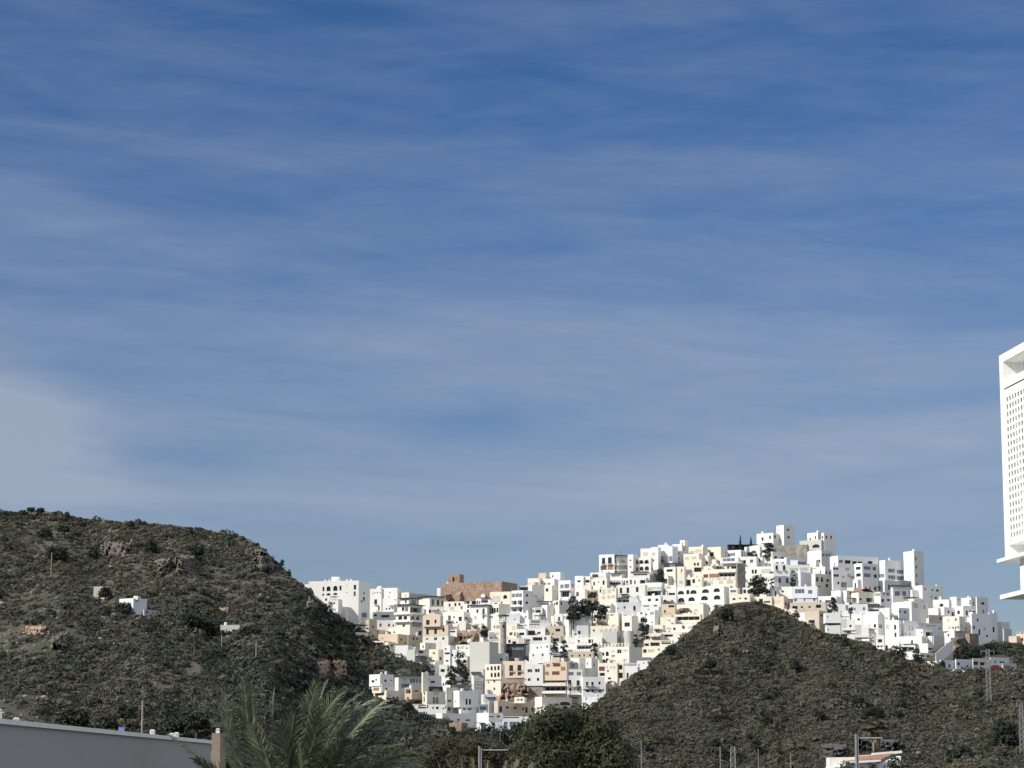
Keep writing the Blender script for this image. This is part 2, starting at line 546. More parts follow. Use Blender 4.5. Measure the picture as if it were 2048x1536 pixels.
def scatter(name, P, r, mats, mi, templ, label, hscale=(0.7, 1.15)):
    Vs, Ms, n = [], [], len(P)
    k = rng.integers(0, len(templ), n)
    a = rng.uniform(0, 6.283, n)
    hz = rng.uniform(hscale[0], hscale[1], n)
    for i in range(n):
        T = templ[k[i]]
        ca, sa = math.cos(a[i]), math.sin(a[i])
        V = np.empty_like(T)
        V[:, 0] = (T[:, 0] * ca - T[:, 1] * sa) * r[i] + P[i, 0]
        V[:, 1] = (T[:, 0] * sa + T[:, 1] * ca) * r[i] + P[i, 1]
        V[:, 2] = T[:, 2] * r[i] * hz[i] + P[i, 2]
        Vs.append(V)
        Ms.append(np.full(len(T) // 4, mi[i]))
    V = np.concatenate(Vs)
    o = np_mesh(name, V, np.arange(len(V)).reshape(-1, 4), [M_LEAF[m] for m in mats], np.concatenate(Ms))
    return tag(o, label, kind='stuff')


def clump_noise(u, v, s, seed):
    r = np.random.default_rng(seed)
    z = 0
    for _ in range(7):
        a = r.uniform(0, 6.283); k = r.uniform(0.6, 1.8) / s
        z = z + np.sin((u * math.cos(a) + 1.6 * v * math.sin(a)) * k + r.uniform(0, 6.283))
    return z / 3.0


# open scrub on the big hill (left of the town)
n = 40000
u = rng.uniform(-260, 900, n); vt = MAIN_TOP(u)
left_edge = np.interp(u, [600, 640, 690, 760, 800, 860, 900], [1172, 1216, 1246, 1292, 1316, 1334, 1440])
vt = np.where(u > 600, left_edge, vt)
v = vt + 1 + (1600 - vt) * rng.random(n) ** 1.15
cn = clump_noise(u, v, 34, 5)
keep = (rng.random(n) < np.clip(0.76 + 0.45 * cn, 0.36, 1)) & ~((u > 725) & (v > 1335) & (v < 1440) & (u - 725 > (v - 1385) * 2.2))
keep &= ~((u > 625) & (u < 700) & (v > 1318) & (v < 1362))
u, v, cn = u[keep], v[keep], cn[keep]
low = smooth(1150, 1330, v) * smooth(180, 420, u)
P = ground_pt(D_main, u, v, 0.25)
r = rng.uniform(0.40, 1.15, len(u)) * (1 + 0.55 * low) * np.where(rng.random(len(u)) < 0.09, 1.8, 1)
mats = ['olive', 'grey', 'green', 'pine', 'dry', 'lime']
x = rng.random(len(u)) - 0.20 * low
mi = np.select([x < 0.08, x < 0.20, x < 0.45, x < 0.84, x < 0.88], [3, 2, 0, 1, 5], 4)
scatter('scrub', P, r, mats, mi, SHRUBS, 'grey green and olive scrub over the rocky hill')

# closed dark wood on its lower right flank
n = 5200
u = rng.uniform(180, 1000, n)
vtop = np.interp(u, [180, 260, 380, 560, 640, 690, 730, 770, 800, 850, 870, 900, 960, 1000], [1270, 1235, 1235, 1300, 1300, 1255, 1290, 1300, 1318, 1338, 1420, 1440, 1462, 1475])
v = vtop + (1590 - vtop) * rng.random(n) ** 0.9
cn = clump_noise(u, v, 30, 9)
bld = (u > 732) & (v > 1364) & (v < np.interp(u, [732, 760, 800, 830, 870, 905, 960], [1398, 1408, 1416, 1428, 1436, 1452, 1470]))
scar = (u > 618) & (u < 702) & (v > 1314) & (v < 1364)
keep = (rng.random(n) < np.clip(0.62 + 0.5 * cn, 0.03, 1)) & ~bld & ~scar & (rng.random(n) < 0.25 + 0.75 * smooth(230, 420, u + (v - 1300) * 0.3))
u, v = u[keep], v[keep]
P = ground_pt(D_main, u, v, 0.3)
r = rng.uniform(0.9, 2.2, len(u)) * np.where(rng.random(len(u)) < 0.12, 1.5, 1)
x = rng.random(len(u))
scatter('woodland', P, r, mats, np.select([x < 0.45, x < 0.78, x < 0.9, x < 0.96], [2, 3, 0, 1], 5), BUSHES, 'dense dark green wood of low trees below the town', (0.8, 1.25))

# spur
n = 14500
u = rng.uniform(-260, 560, n); vt = SPUR_TOP(u)
v = vt + 1 + (1610 - vt) * rng.random(n) ** 1.05
cn = clump_noise(u, v, 40, 21)
bare = (v > 1255) & (v < 1305) & (u < 170)
keep = (rng.random(n) < np.clip(0.80 + 0.4 * cn, 0.35, 1)) & (~bare | (rng.random(n) < 0.22))
u, v = u[keep], v[keep]
P = ground_pt(D_spur, u, v, 0.2)
r = rng.uniform(0.35, 1.0, len(u)) * np.where(rng.random(len(u)) < 0.10, 1.7, 1)
x = rng.random(len(u)) - 0.15 * smooth(150, 350, u)
scatter('scrub', P, r, mats, np.select([x < 0.08, x < 0.24, x < 0.5, x < 0.86, x < 0.90], [3, 2, 0, 1, 5], 4), SHRUBS, 'grey green scrub over the lower spur')

# near hill
n = 24000
u = rng.uniform(1080, 2300, n); vt = NEAR_TOP(u)
v = vt + 1 + (1620 - vt) * rng.random(n)
cn = clump_noise(u, v, 36, 33)
keep = rng.random(n) < np.clip(0.92 + 0.3 * cn, 0.6, 1)
keep &= ~((u > 1630) & (u < 1815) & (v > np.interp(u, [1630, 1700, 1810], [1490, 1480, 1474])) & (v < np.interp(u, [1630, 1700, 1815], [1515, 1512, 1500])) & (rng.random(n) < 0.85))
u, v, cn = u[keep], v[keep], cn[keep]
P = ground_pt(D_near, u, v, 0.15)
r = rng.uniform(0.40, 0.90, len(u)) * np.where(rng.random(len(u)) < 0.05, 1.9, 1)
x = rng.random(len(u)) - 0.10 * np.clip(cn, -1, 1)
scatter('scrub', P, r, mats, np.select([x < 0.06, x < 0.12, x < 0.56, x < 0.78, x < 0.81], [3, 2, 0, 1, 5], 4), SHRUBS, 'close olive brown scrub over the near hill')

# green slope under the right end of the town
n = 1500
u = rng.uniform(1835, 2300, n)
vt = np.maximum(MAIN_TOP(u) + 2, np.interp(u, [1835, 1900, 1975, 2000, 2300], [1338, 1312, 1286, 1264, 1330]))
v = vt + (1390 - vt) * rng.random(n)
P = ground_pt(D_main, u, v, 0.3)
r = rng.uniform(0.9, 2.0, n)
keep = ~((u < 2030) & (v > 1314) & (v < 1340))
x = rng.random(n)
scatter('scrub', P[keep], r[keep], mats, np.select([x < 0.4, x < 0.75, x < 0.9], [2, 3, 0], 1)[keep], BUSHES, 'dark green bushes on the slope under the town')


# the dip between the near hill and the houses, hidden from the front
n = 1500
u = rng.uniform(1250, 1900, n)
vt = np.maximum(NEAR_TOP(u) + 14, 1262)
v = vt + (1520 - vt) * rng.random(n)
P = ground_pt(D_main, u, v, 0.3)
x = rng.random(n)
scatter('scrub', P, rng.uniform(0.8, 1.8, n), mats, np.select([x < 0.3, x < 0.5, x < 0.8], [2, 3, 0], 1), SHRUBS, 'olive scrub in the dip behind the near hill')


def rock_lump(mb_v, P, r, seed, squash=0.7):
    g = np.random.default_rng(seed)
    th = np.linspace(0, 2 * math.pi, 7, endpoint=False)
    rings = []
    for z, k in ((-0.5, 0.8), (0.1, 1.0), (0.55, 0.72), (0.8, 0.3)):
        a = th + g.normal(0, 0.18, 7)
        q = k * g.uniform(0.75, 1.2, 7)
        rings.append(np.stack([np.cos(a) * q, np.sin(a) * q, np.full(7, z) + g.normal(0, 0.1, 7)], -1))
    V = np.concatenate(rings) * np.array([1, 1, squash]) * r + P
    base = sum(len(x) for x in mb_v[0])
    mb_v[0].append(V)
    Q = []
    for i in range(3):
        for j in range(7):
            Q.append((base + i * 7 + j, base + i * 7 + (j + 1) % 7, base + (i + 1) * 7 + (j + 1) % 7, base + (i + 1) * 7 + j))
    Q.append((base + 21, base + 22, base + 23, base + 24)); Q.append((base + 21, base + 24, base + 25, base + 26))
    mb_v[1] += Q


for Dfun, nn, lab, ur, top in ((D_main, 2200, 'pale loose rocks among the scrub of the big hill', (-200, 690), MAIN_TOP), (D_spur, 600, 'pale loose rocks on the lower spur', (-200, 330), SPUR_TOP), (D_near, 260, 'pale loose stones on the near hill', (1150, 2100), NEAR_TOP)):
    acc = [[], []]
    u = rng.uniform(ur[0], ur[1], nn); vt = top(u)
    v = vt + 2 + (1480 - vt) * rng.random(nn) ** 1.5
    P = ground_pt(Dfun, u, v, 0.0)
    for i in range(nn):
        rock_lump(acc, P[i], rng.uniform(0.15, 0.52) * (1.8 if rng.random() < 0.06 else 1) * (0.6 if Dfun is D_near else 1), 1000 + i)
    o = np_mesh('loose_rocks', np.concatenate(acc[0]), np.array(acc[1]), [M_ROCKL, M_ROCK], rng.integers(0, 2, len(acc[1])))
    tag(o, lab, kind='stuff')


def outcrop(Dfun, u0, u1, v0, v1, mat, label, seed, depth=6.0, n=26, name='rock_outcrop'):
    """a crag standing out of the slope: steep broken face with ribs and ledges, its edges running back into the ground"""
    g = np.random.default_rng(seed)
    mu, mv = (u1 - u0) * 0.25, (v1 - v0) * 0.25
    nu, nv = int(max(14, (u1 - u0) / 1.6)), int(max(10, (v1 - v0) / 1.6))
    uu, vv = np.meshgrid(np.linspace(u0 - mu, u1 + mu, nu), np.linspace(v0 - mv, v1 + mv * 0.5, nv))
    lim = {D_main: MAIN_TOP, D_spur: SPUR_TOP, D_near: NEAR_TOP}[Dfun](uu) + 2.5
    vv = np.maximum(vv, lim)
    a = (uu - u0) / (u1 - u0); b = (vv - v0) / (v1 - v0)
    q = np.zeros_like(uu)
    for k in range(9):                                    # sharp ribs: folded waves
        th = g.uniform(-0.5, 0.5) + (0 if k % 3 else 1.4)
        f = g.uniform(0.10, 0.55)
        q += (1 - np.abs(((uu * math.cos(th) + vv * math.sin(th)) * f + g.uniform(0, 9)) % 2 - 1)) * 0.5 / (f * 6 + 0.6)
    q = q - q.mean() + g.normal(0, 0.10, q.shape)
    Dt = Dfun(uu, vv)
    Db = Dfun(uu, np.full_like(uu, v1))
    face = Db + (v1 - vv) * 0.10 - q * 2.6 + ((a - 0.5) * 9.0 if mat is M_ROCKD else 0)
    edge = smooth(0, 0.30, a + 0.25 * (q)) * smooth(0, 0.30, 1 - a + 0.25 * q) * smooth(-0.02, 0.22, b + 0.2 * q) * smooth(-0.15, 0.12, 1 - b + 0.15 * q)
    D = (Dt + 2.5) * (1 - edge) + np.minimum(face, Dt - 0.4) * edge
    P = pts_np(uu, vv, D)
    P[..., 2] += bumps(P[..., 0], P[..., 1]) * BUMP[Dfun]
    if Dfun is D_main: P[..., 2] -= 5.0 * town_mask(uu, vv) * 0
    idx = np.arange(nu * nv).reshape(nv, nu)
    Q = np.stack([idx[:-1, :-1], idx[1:, :-1], idx[1:, 1:], idx[:-1, 1:]], -1).reshape(-1, 4)
    o = np_mesh(name, P.reshape(-1, 3), Q, [mat])
    return tag(o, label, 'rock', 'bare crags on the hills')


outcrop(D_main, 312, 345, 1112, 1152, M_ROCKD, 'dark upright crag with a pale left edge on the upper hill', 3, n=14)
outcrop(D_main, 345, 400, 1108, 1148, M_ROCKD, 'wide dark crag standing beside the upright one on the upper hill', 4, n=22)
outcrop(D_main, 505, 575, 1096, 1146, M_ROCKD, 'shaded cliff just under the end of the hill skyline', 5, n=34)
outcrop(D_main, 612, 642, 1200, 1230, M_ROCKD, 'dark cliff on the hill edge beside the big white hotel', 6, n=18)
outcrop(D_main, 628, 664, 1322, 1350, M_ROCK, 'brown broken rock scar in the dark wood, dark streaked part', 7, n=26)
outcrop(D_main, 662, 698, 1320, 1362, M_ROCK, 'smooth orange brown rock scar in the dark wood', 8, n=24)
outcrop(D_main, 436, 462, 1212, 1232, M_ROCK, 'small reddish crag halfway up the hill', 9, n=12)
outcrop(D_main, 198, 270, 1084, 1116, M_ROCKD, 'broken grey crag under the crest of the big hill', 10, n=26)
outcrop(D_spur, 40, 100, 1258, 1276, M_ROCK, 'tan layered rock shelf on the lower spur', 11, n=22)
outcrop(D_spur, 95, 150, 1272, 1300, M_ROCKD, 'grey rock slabs at the end of the tan shelf', 12, n=20)
outcrop(D_near, 1424, 1440, 1250, 1272, M_ROCKT, 'small tan crag near the top of the near hill', 13, n=10)
outcrop(D_near, 1398, 1440, 1298, 1308, M_ROCKT, 'low tan ledge across the near hill under its crag', 14, n=12)
outcrop(D_near, 1480, 1500, 1296, 1306, M_ROCKL, 'pale boulder on the upper face of the near hill', 15, n=5)
outcrop(D_near, 1632, 1704, 1486, 1516, M_ROCKB, 'dark stone bank above the red tiled house', 16, n=26)
outcrop(D_near, 1698, 1815, 1472, 1508, M_ROCKB, 'long dark rock cutting behind the fan palm', 17, n=40)
outcrop(D_near, 1938, 1972, 1456, 1466, M_ROCKT, 'tan bare bank on the near hill below the pylon', 18, n=12)
outcrop(D_near, 2010, 2034, 1426, 1436, M_ROCKT, 'small tan bare patch beside the farther pylon', 19, n=8)
outcrop(D_near, 1815, 1850, 1492, 1512, M_ROCKT, 'tan bank at the end of the dark rock cutting', 20, n=12)
outcrop(D_main, 996, 1068, 1364, 1400, M_ROCK, 'streaked brown rock under the peach house with two balconies', 21, n=34)
outcrop(D_main, 912, 964, 1260, 1284, M_ROCK, 'reddish brown rock face behind the peach gabled house', 22, n=30)
outcrop(D_main, 1896, 1916, 1294, 1318, M_ROCK, 'tan rock at the foot of the white outdoor stairs', 23, n=16)
outcrop(D_main, 1908, 1934, 1274, 1312, M_ROCKD, 'dark cliff under the white house with three small arches', 24, n=20)

# ------------------------------------------------------------------ the town
# one line per block: left edge, corner, right edge, top, bottom, paint (+ m: faces us, k: turned from the sun, number: turn in degrees)
# then openings x,y,w,h(+kind) and extras. '+' = a further block of the house above it. Numbers are photo pixels in the frame named by R.
TOWN = '''
R 560 1120 6.4
360 1005 1150 262 660 w16 : 370,340,28,60a 540,335,24,58 592,330,52,62a 678,325,55,65a 758,325,26,60 845,318,12,12 940,318,32,60 940,402,28,62 538,422,24,32 592,418,52,30a 680,415,52,28a 575,485,26,30 575,550,30,50 845,408,12,12 1062,455,24,52 1068,395,18,22 1035,505,20,30 ch:560,252 ch:615,248 ch:730,243,50 ch:840,240 ch:893,238 # large white hotel with arched windows and five roof chimneys at the hill edge
+ 240 360 365 310 480 w16@6.5 : 325,372,18,18 ch:288,297
+ 925 1003 1006 508 610 t14
1080 1095 1150 330 480 w60 :
615 745 790 500 655 w20 : 640,540,30,25 675,540,30,25 630,620,14,30 652,620,14,30 675,620,14,30 697,620,14,30 780,570,10,14 cn:650,720,470
790 915 935 448 640 wm :
560 610 615 590 690 w : 575,610,20,40
1150 1295 1312 368 605 w18 : 1175,425,18,10 1203,410,14,16 1237,410,14,16 1272,410,14,16 1208,502,34,66d 1255,592,22,50 dm:1262,368,42 # white house topped by a small round dome
1300 1500 1580 355 490 w22 : 1400,405,14,20
1312 1500 1520 492 655 w15 : 1350,612,25,40a 1390,606,22,36a 1470,500,12,20
1555 1648 1700 415 500 c28 :
1650 1660 1905 428 500 g60 :
1480 1660 1835 690 980 c34 : 1512,705,50,85a 1580,705,45,85a 1675,705,45,70a 1740,705,42,70a 1565,825,35,30 1775,895,40,55 1685,790,120,60g sl:1470,1830,785 # cream villa with four big arches under a dark overhanging roof
+ 1500 1660 1825 575 690 w34 : 1560,600,30,50 1600,600,40,60g 1670,600,130,75t sl:1480,1830,688 ea:1500,1890,572
+ 1545 1650 1780 492 575 w34 : 1600,508,18,45 1680,510,60,50g ea:1620,1760,490
745 865 1130 660 765 w : 775,685,60,55g
+ 870 1130 1135 670 745 b5 : 878,678,50,55g 940,678,80,55g 1030,678,80,55g
925 1110 1190 742 835 c20 : 940,790,60,30b
1190 1470 1492 662 760 w15 : 1200,690,40,28 1290,700,110,35t 1400,690,40,30
1200 1478 1500 772 862 wm : 1275,815,28,42 1380,815,30,40 1440,825,20,26
848 930 1090 838 968 c55 : 975,880,48,46 ea:850,1110,832
1095 1140 1240 762 965 t50 : 1180,840,20,26
920 960 1130 925 1025 c60 : 1050,960,40,40b
1200 1270 1350 892 950 p25 :
1360 1528 1665 870 950 c32 : 1395,918,25,24 1450,912,25,22 1590,900,30,25
1255 1508 1650 945 1115 p28 : 1300,990,16,16 1540,1000,20,26 1600,1040,20,26
1635 1640 1825 958 1120 t55 : 1700,985,22,38 1745,990,18,30 1700,1085,20,25
1180 1325 1385 1035 1135 c20 : 1240,1070,60,40b
1330 1385 1450 1050 1145 c45 :
1470 1638 1715 1092 1240 w22 :
1725 1890 1910 1150 1295 gk : 1775,1165,60,48 sl:1735,1885,1222
R 840 1120 6.4
-22 123 308 470 605 c50 : 150,500,30,85 215,505,30,72 275,510,24,66 ea:-22,300,466
110 300 312 602 690 wm : 95,640,50,40 140,630,16,30 225,625,18,24
35 260 265 712 835 p16 : 78,765,45,62 185,760,26,50a gb:35,260 # peach house with a rounded gable above a white ground floor
+ 35 360 378 832 962 p16 : 78,880,34,72 182,875,34,72 288,870,26,48
+ 20 362 372 962 1062 w16 : 75,998,30,18 178,988,42,38 285,990,26,30
262 330 440 770 830 b45 : 350,780,60,30t
265 1045 1250 272 500 s25 : 695,325,9,22 820,320,9,32 905,320,9,32 410,470,16,20 ch:330,300 # brown stone church nave
+ 358 508 562 182 330 s28@10 : 415,212,26,62a
+ 332 378 384 400 500 s25@7.5 : bt
+ 445 508 530 380 520 s30@5 : bt
216 262 268 360 480 w18 :
303 560 602 530 660 c20 : 365,555,25,40 440,548,25,42 492,548,26,36 380,600,60,40b 520,590,24,40
290 560 640 660 800 w24 : 355,705,38,62t 425,715,20,30 495,725,40,55 460,785,24,20 575,725,30,30
500 585 588 780 885 w15 :
560 640 655 562 692 w24 : 605,575,25,40 600,635,25,40 575,660,14,20
640 858 872 578 800 w18 : 722,630,25,42 800,620,26,75d 800,710,24,45 690,720,40,40b ea:635,870,578
878 1008 1155 560 690 c48 : 882,610,24,60 914,610,24,60 946,610,24,60 978,610,24,60
+ 690 1010 1015 690 805 w18 : 885,715,18,25 912,715,18,25 700,720,60,50b
715 905 925 488 580 w18 : 780,495,90,50t 722,520,20,40 752,525,18,34 cn:775,900,484
780 830 850 440 500 w20 :
895 1160 1172 404 600 c16 : 1065,445,50,50a 950,545,40,22 1035,530,20,25 930,460,100,80b
1168 1320 1435 386 695 w38 : 1175,425,42,50g 1222,425,42,50g 1268,425,36,50g 1178,515,58,62t 1250,515,56,62t 1178,615,58,50t 1250,612,56,52t 1355,430,28,36 1355,525,28,34 sl:1150,1305,590 sl:1150,1305,678 # white three storey flats with stacked balconies below the church apse
1390 1432 1592 318 650 c62 : 1478,450,16,25 1555,525,25,35
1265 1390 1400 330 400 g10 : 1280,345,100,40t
1378 1530 1545 232 330 c18 : 1460,285,60,40g
1518 1610 1622 165 240 p16 :
1660 1795 1832 154 245 w24 : 1690,190,18,28
1545 1720 1742 238 325 w20 : 1590,290,80,25g
1562 1690 1752 320 460 c28 : 1570,370,20,20 1610,360,32,42 1720,390,12,20
1770 1925 1985 258 485 w26 : 1795,310,45,70g 1850,305,60,70g 1800,395,110,75t sl:1785,1930,382 1950,300,16,40
1700 1782 2000 515 695 c56 : 1715,540,18,35 1740,530,26,45 1800,535,20,40
1500 1680 1692 530 655 w14 : 1520,538,155,40t cn:1500,1690,528
1440 1560 1578 608 695 w16 : 1475,615,72,58t 1445,630,14,35
1560 1628 1702 572 690 w50 : 1565,625,18,38 
1720 1828 1838 688 835 w18 : 1770,725,22,60d
1832 1905 1955 690 845 w36 : 1845,720,12,30
1280 1388 1432 675 800 w24 : 1345,715,18,24
1110 1278 1290 690 805 bm : 1205,750,14,20
1395 1680 1690 765 860 wm : 1420,770,120,35t 1650,730,34,25 cn:1470,1610,715
1105 1240 1252 812 925 c18 : 1180,850,40,50b
1110 1235 1250 922 1005 c14 : 1145,925,40,40 1205,925,18,50
1240 1360 1372 880 995 w14 : 1270,928,65,36 cn:1245,1380,835
1365 1600 1612 866 965 w15 : 1372,900,100,62t 1500,918,46,34 cn:1400,1520,822
1335 1672 1682 962 1068 w14 : 1345,1010,70,30 1440,985,125,44t 1590,985,30,40
1605 1836 1850 845 965 t14 : 1618,885,22,30 1735,880,60,34 1690,935,20,20
1680 1800 1812 965 1065 t12 : 1700,1000,80,40t
930 1028 1040 820 910 c16 : 980,835,14,40a 1005,835,14,40a 945,840,16,30a
765 880 960 925 1045 w30 : 772,940,18,50 800,938,18,50 828,935,18,50 855,932,18,50
880 1030 1036 905 1015 c14 : 885,920,65,50t 960,930,50,30b
600 785 800 808 885 c16 : 610,820,60,20b 700,820,60,20b
360 470 482 880 965 w14 : 362,885,90,42t
890 1030 1040 1012 1100 w14 : 905,1020,110,20t
1110 1330 1342 1000 1090 c14 : 1130,1020,30,40 1270,1010,50,60b 1180,1040,50,30t
1060 1330 1345 1085 1170 d10 : 1075,1095,60,50g 1145,1095,60,50g 1215,1095,60,50g 1280,1095,40,50g ea:1045,1340,1080 # dark glazed pavilion under the round stone tower
635 888 1005 1045 1400 g26 : # tall blank grey concrete building beside a leafy tree
455 662 672 1082 1200 w18 : 480,1110,20,26 520,1105,40,30b 590,1120,16,20 ds:625,1040
0 65 205 1058 1155 c50 : 
115 235 300 1142 1310 c28 : 165,1180,25,26 140,1280,50,24t 210,1285,14,20
300 385 450 1092 1340 w28 : 320,1125,18,26 312,1182,68,26t 330,1280,34,22 
385 470 480 1150 1340 w18 : 400,1200,26,34 440,1240,16,24
245 350 362 1340 1435 w10 : 262,1395,55,38t
1402 1660 1672 1070 1190 w13 : 1490,1110,22,25 1618,1098,20,24 1545,1108,14,22
1660 1828 1842 1064 1188 w13 : 1722,1108,28,34 1795,1100,26,34 1690,1112,10,14
1430 1665 1675 1182 1275 w12 : 1440,1205,20,25 1560,1200,22,28
1675 1840 1850 1200 1285 b8 : 1700,1215,120,40t cn:1660,1830,1190
R 980 1250 6.4
60 190 205 362 500 w18 : 130,422,26,38
-66 138 165 500 680 c20 : 8,525,26,55a 52,525,26,55a 95,518,28,60a 8,610,26,55a 52,608,28,60a 95,605,28,60a -40,540,25,38 # cream house with six arched openings in two rows
+ -66 138 152 680 880 c20 : 45,700,20,35 45,800,20,35 -30,720,18,26
165 440 448 460 660 p14 : 248,512,48,80d 352,510,48,80d 248,612,46,40 355,607,42,42 # peach house with two dark iron balconies on a stone base
+ 140 438 448 660 770 k14 :
200 372 382 400 465 d8 : 230,410,60,30g 300,410,50,30g
442 678 692 502 760 w8 : 480,565,62,42 575,562,64,44 450,688,14,22 485,680,32,36 600,678,30,36 sp:445,560,440 # white house with a sloping parapet beside the peach balcony house
+ 445 676 684 757 880 k8 :
682 982 1005 470 690 p12 : 722,498,45,38r 808,496,95,36r 910,535,55,50r 708,595,45,45r 795,592,95,45r # peach flats with brown shutters and two open white terraces below
+ 684 972 990 690 895 p12 : 692,692,275,44t 692,790,275,50t sl:678,975,772 sl:678,975,868
+ 790 890 900 415 470 p12 : 
985 1000 1120 475 570 t60 :
985 1185 1202 568 885 wm : 1005,605,70,44g 1112,605,58,44g 1000,705,42,72d 1110,710,40,68d 1015,808,25,38 1118,808,25,36
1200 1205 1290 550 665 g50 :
1190 1468 1490 665 805 wm : 1230,730,28,46d 1298,730,28,46d 1390,725,26,38
+ 1190 1466 1484 808 925 wm : 1235,825,35,35 1300,828,30,32 1395,830,26,32
1175 1470 1500 920 1065 w14 : 1225,880,14,80 1240,925,120,40t 1190,1010,20,40
1482 1590 1612 745 890 t20 :
1400 1782 1945 278 480 c30 : 1402,340,60,42t 1480,330,40,60a 1550,320,50,25b 1625,310,60,52 1700,315,60,25b 1555,380,45,20 1560,440,45,20b 1700,430,55,25b 1405,430,72,46t 1482,420,36,55 ra:1420,1830,232,270 # cream flats with a big blank shaded end wall against the near hill
1440 1625 1690 82 240 g15 : 1630,130,50,78g
1690 1820 1832 80 240 g18 : cy
890 1432 1442 160 250 w12 : 1258,182,34,46 1300,182,20,46 1120,190,30,24 ra:890,1430,130,160
1000 1318 1330 240 330 w12 : 1110,255,185,50t
1002 1318 1332 338 418 t12 : 1040,380,26,26 1135,375,20,30 1195,375,20,28 1270,375,24,26
1328 1400 1412 338 490 c16 : 1345,360,30,40r
1000 1145 1225 422 550 w24 : 1040,460,24,30
1222 1300 1382 422 560 w28 : 1240,475,12,35
1385 1630 1645 485 700 c14 : 1395,530,75,56r 1400,610,70,40t 1490,530,20,26b 1540,530,24,30b 1500,575,22,26 1580,530,24,30b
1630 1712 1722 490 700 c12 : 1640,510,55,60t 1600,610,100,70t
1705 1890 1905 530 710 w12 : 1750,610,25,68d ra:1720,1880,488,530
1880 2060 2075 455 570 w12 : 1900,500,16,20 1960,480,14,18
50 102 580 972 1145 t58 : 120,1040,34,75 205,1040,36,30 300,1045,42,30 412,1048,30,40 455,1048,30,72 535,1048,26,54 ch:245,960 # long tan house with a small roof hut and six openings
+ 310 438 450 922 985 c14 : 348,945,26,24 392,945,26,24
572 705 1055 1030 1180 c52 : 750,1105,40,50 820,1105,40,40 600,1040,20,40a 960,1100,60,40t # cream house with a shaded double arched loggia above the big dark tree
+ 575 665 1050 920 1035 c52 : 752,1002,30,26 828,1000,36,26 895,975,140,48a
1000 1010 1175 890 1060 k50 : 1030,920,90,20
0 780 792 1172 1245 bm : 165,1180,210,14 490,1180,95,14 640,1178,120,14
0 165 175 1242 1380 bm : 25,1250,40,42
170 398 412 1232 1345 bm : 178,1242,48,88g 250,1242,135,70g
400 778 790 1245 1330 bm : 420,1262,30,40 470,1262,30,40 ea:400,590,1244
R 700 1296 6.4
300 465 705 545 715 c52 : 545,620,26,72r 590,620,28,72r 500,600,14,14 # cream and tan stepped house at the lowest end of town, two red brown windows
+ 245 385 558 335 470 w52 : 275,408,36,30 325,395,20,20 440,402,28,32 520,400,18,18 ch:433,312 ch:490,296
+ 405 412 575 460 548 w55 : 450,510,30,22
+ 285 400 410 465 560 c52 : 300,505,70,40r
165 300 360 480 548 c40 :
570 620 932 352 560 w58 : 655,390,55,48t 770,392,30,50g 805,392,30,50g 845,392,24,50g 880,395,34,48g 640,455,140,60g ea:560,930,352
+ 612 645 655 338 560 c45 :
700 790 928 505 640 t48 : 712,520,62,60t 820,540,55,18
+ 720 725 940 625 715 t48 : 822,645,112,28t
925 985 1222 556 725 c58 : 1060,630,28,78r 1100,630,28,78r 1062,565,76,26t
+ 915 932 952 312 560 c45 :
985 990 1170 352 500 w55 : 1030,420,58,26 1000,395,16,26 ch:1005,305 ds:1010,440
960 975 1200 500 575 d50 : 1060,520,110,30g cn:1020,1195,498
1180 1320 1565 360 575 w50 : 1185,445,20,34 1215,445,18,34 1365,420,95,40t 1502,412,46,40 1372,470,120,40b 1425,522,98,38t sl:1330,1560,465 # white lower town house with open terraces, its bright side next to the tan houses
+ 1555 1578 1585 352 575 w45 :
1580 1585 1700 378 580 b50 : 1590,395,90,14 1595,430,95,14 1600,465,95,14 1600,505,90,14
1225 1235 1372 505 840 g52 : 1250,660,48,36 1250,752,46,56
1320 1400 1642 545 740 w58 : 1480,648,26,76 1522,652,28,70 ch:1395,520,36
+ 1392 1420 1622 735 855 w55 : 1440,755,48,38t 1505,755,54,38t 1400,750,12,36
1640 1645 1775 720 815 w50 : 1660,745,88,48g
730 1235 1255 724 840 w6 : 745,735,80,34t 875,728,100,46t 985,735,16,34 1055,750,16,34 1100,750,34,34 1180,765,28,18 1215,740,14,38
1098 1180 1615 835 960 w50 : 1375,905,30,22 1482,905,62,24
1320 1330 1645 952 1035 b50 :
1268 1425 1508 958 1095 s28 : 1460,1000,14,20
1620 1775 1962 830 1050 w48 : 1732,872,115,14 1880,862,40,24 1800,960,125,34t ch:1700,815,30
1705 1870 1925 592 700 bm : 1840,625,20,24 1730,610,12,20
1770 1778 1850 692 830 g60 :
R 1120 1040 6.4
500 695 725 438 670 w20 : 538,480,42,82d 615,475,48,84d 520,582,78,54r 610,578,74,58r # white cube house with brown shutters standing alone on the skyline
720 732 868 452 665 w50 : 762,500,70,56t 742,582,110,48t sl:725,865,568 sl:725,865,648 ea:725,860,455
868 938 970 440 670 w30 : 890,505,25,18 890,590,25,18
945 1165 1180 482 668 c14 : 955,508,48,52a 1018,508,50,50a 1080,508,58,50a 952,597,50,52a 1018,592,50,54a 1085,590,54,54a # cream house with six arched loggias just right of the skyline cube
1030 1165 1175 362 485 w16 : 1068,415,62,46b
1165 1258 1272 345 600 w16 : 1180,415,44,44b 1190,500,16,30
1258 1390 1455 314 570 w24 : 1300,490,14,45 1265,440,80,14b sl:1250,1350,456
1392 1440 1490 335 600 b40 : 1396,460,60,72g
1440 1560 1640 306 560 w28 : 1500,410,34,32b 1506,482,28,18 1500,520,34,20b
+ 1535 1600 1640 258 320 w28 : 1560,290,20,14
1335 1560 1570 545 610 d8 : 1400,560,70,36g
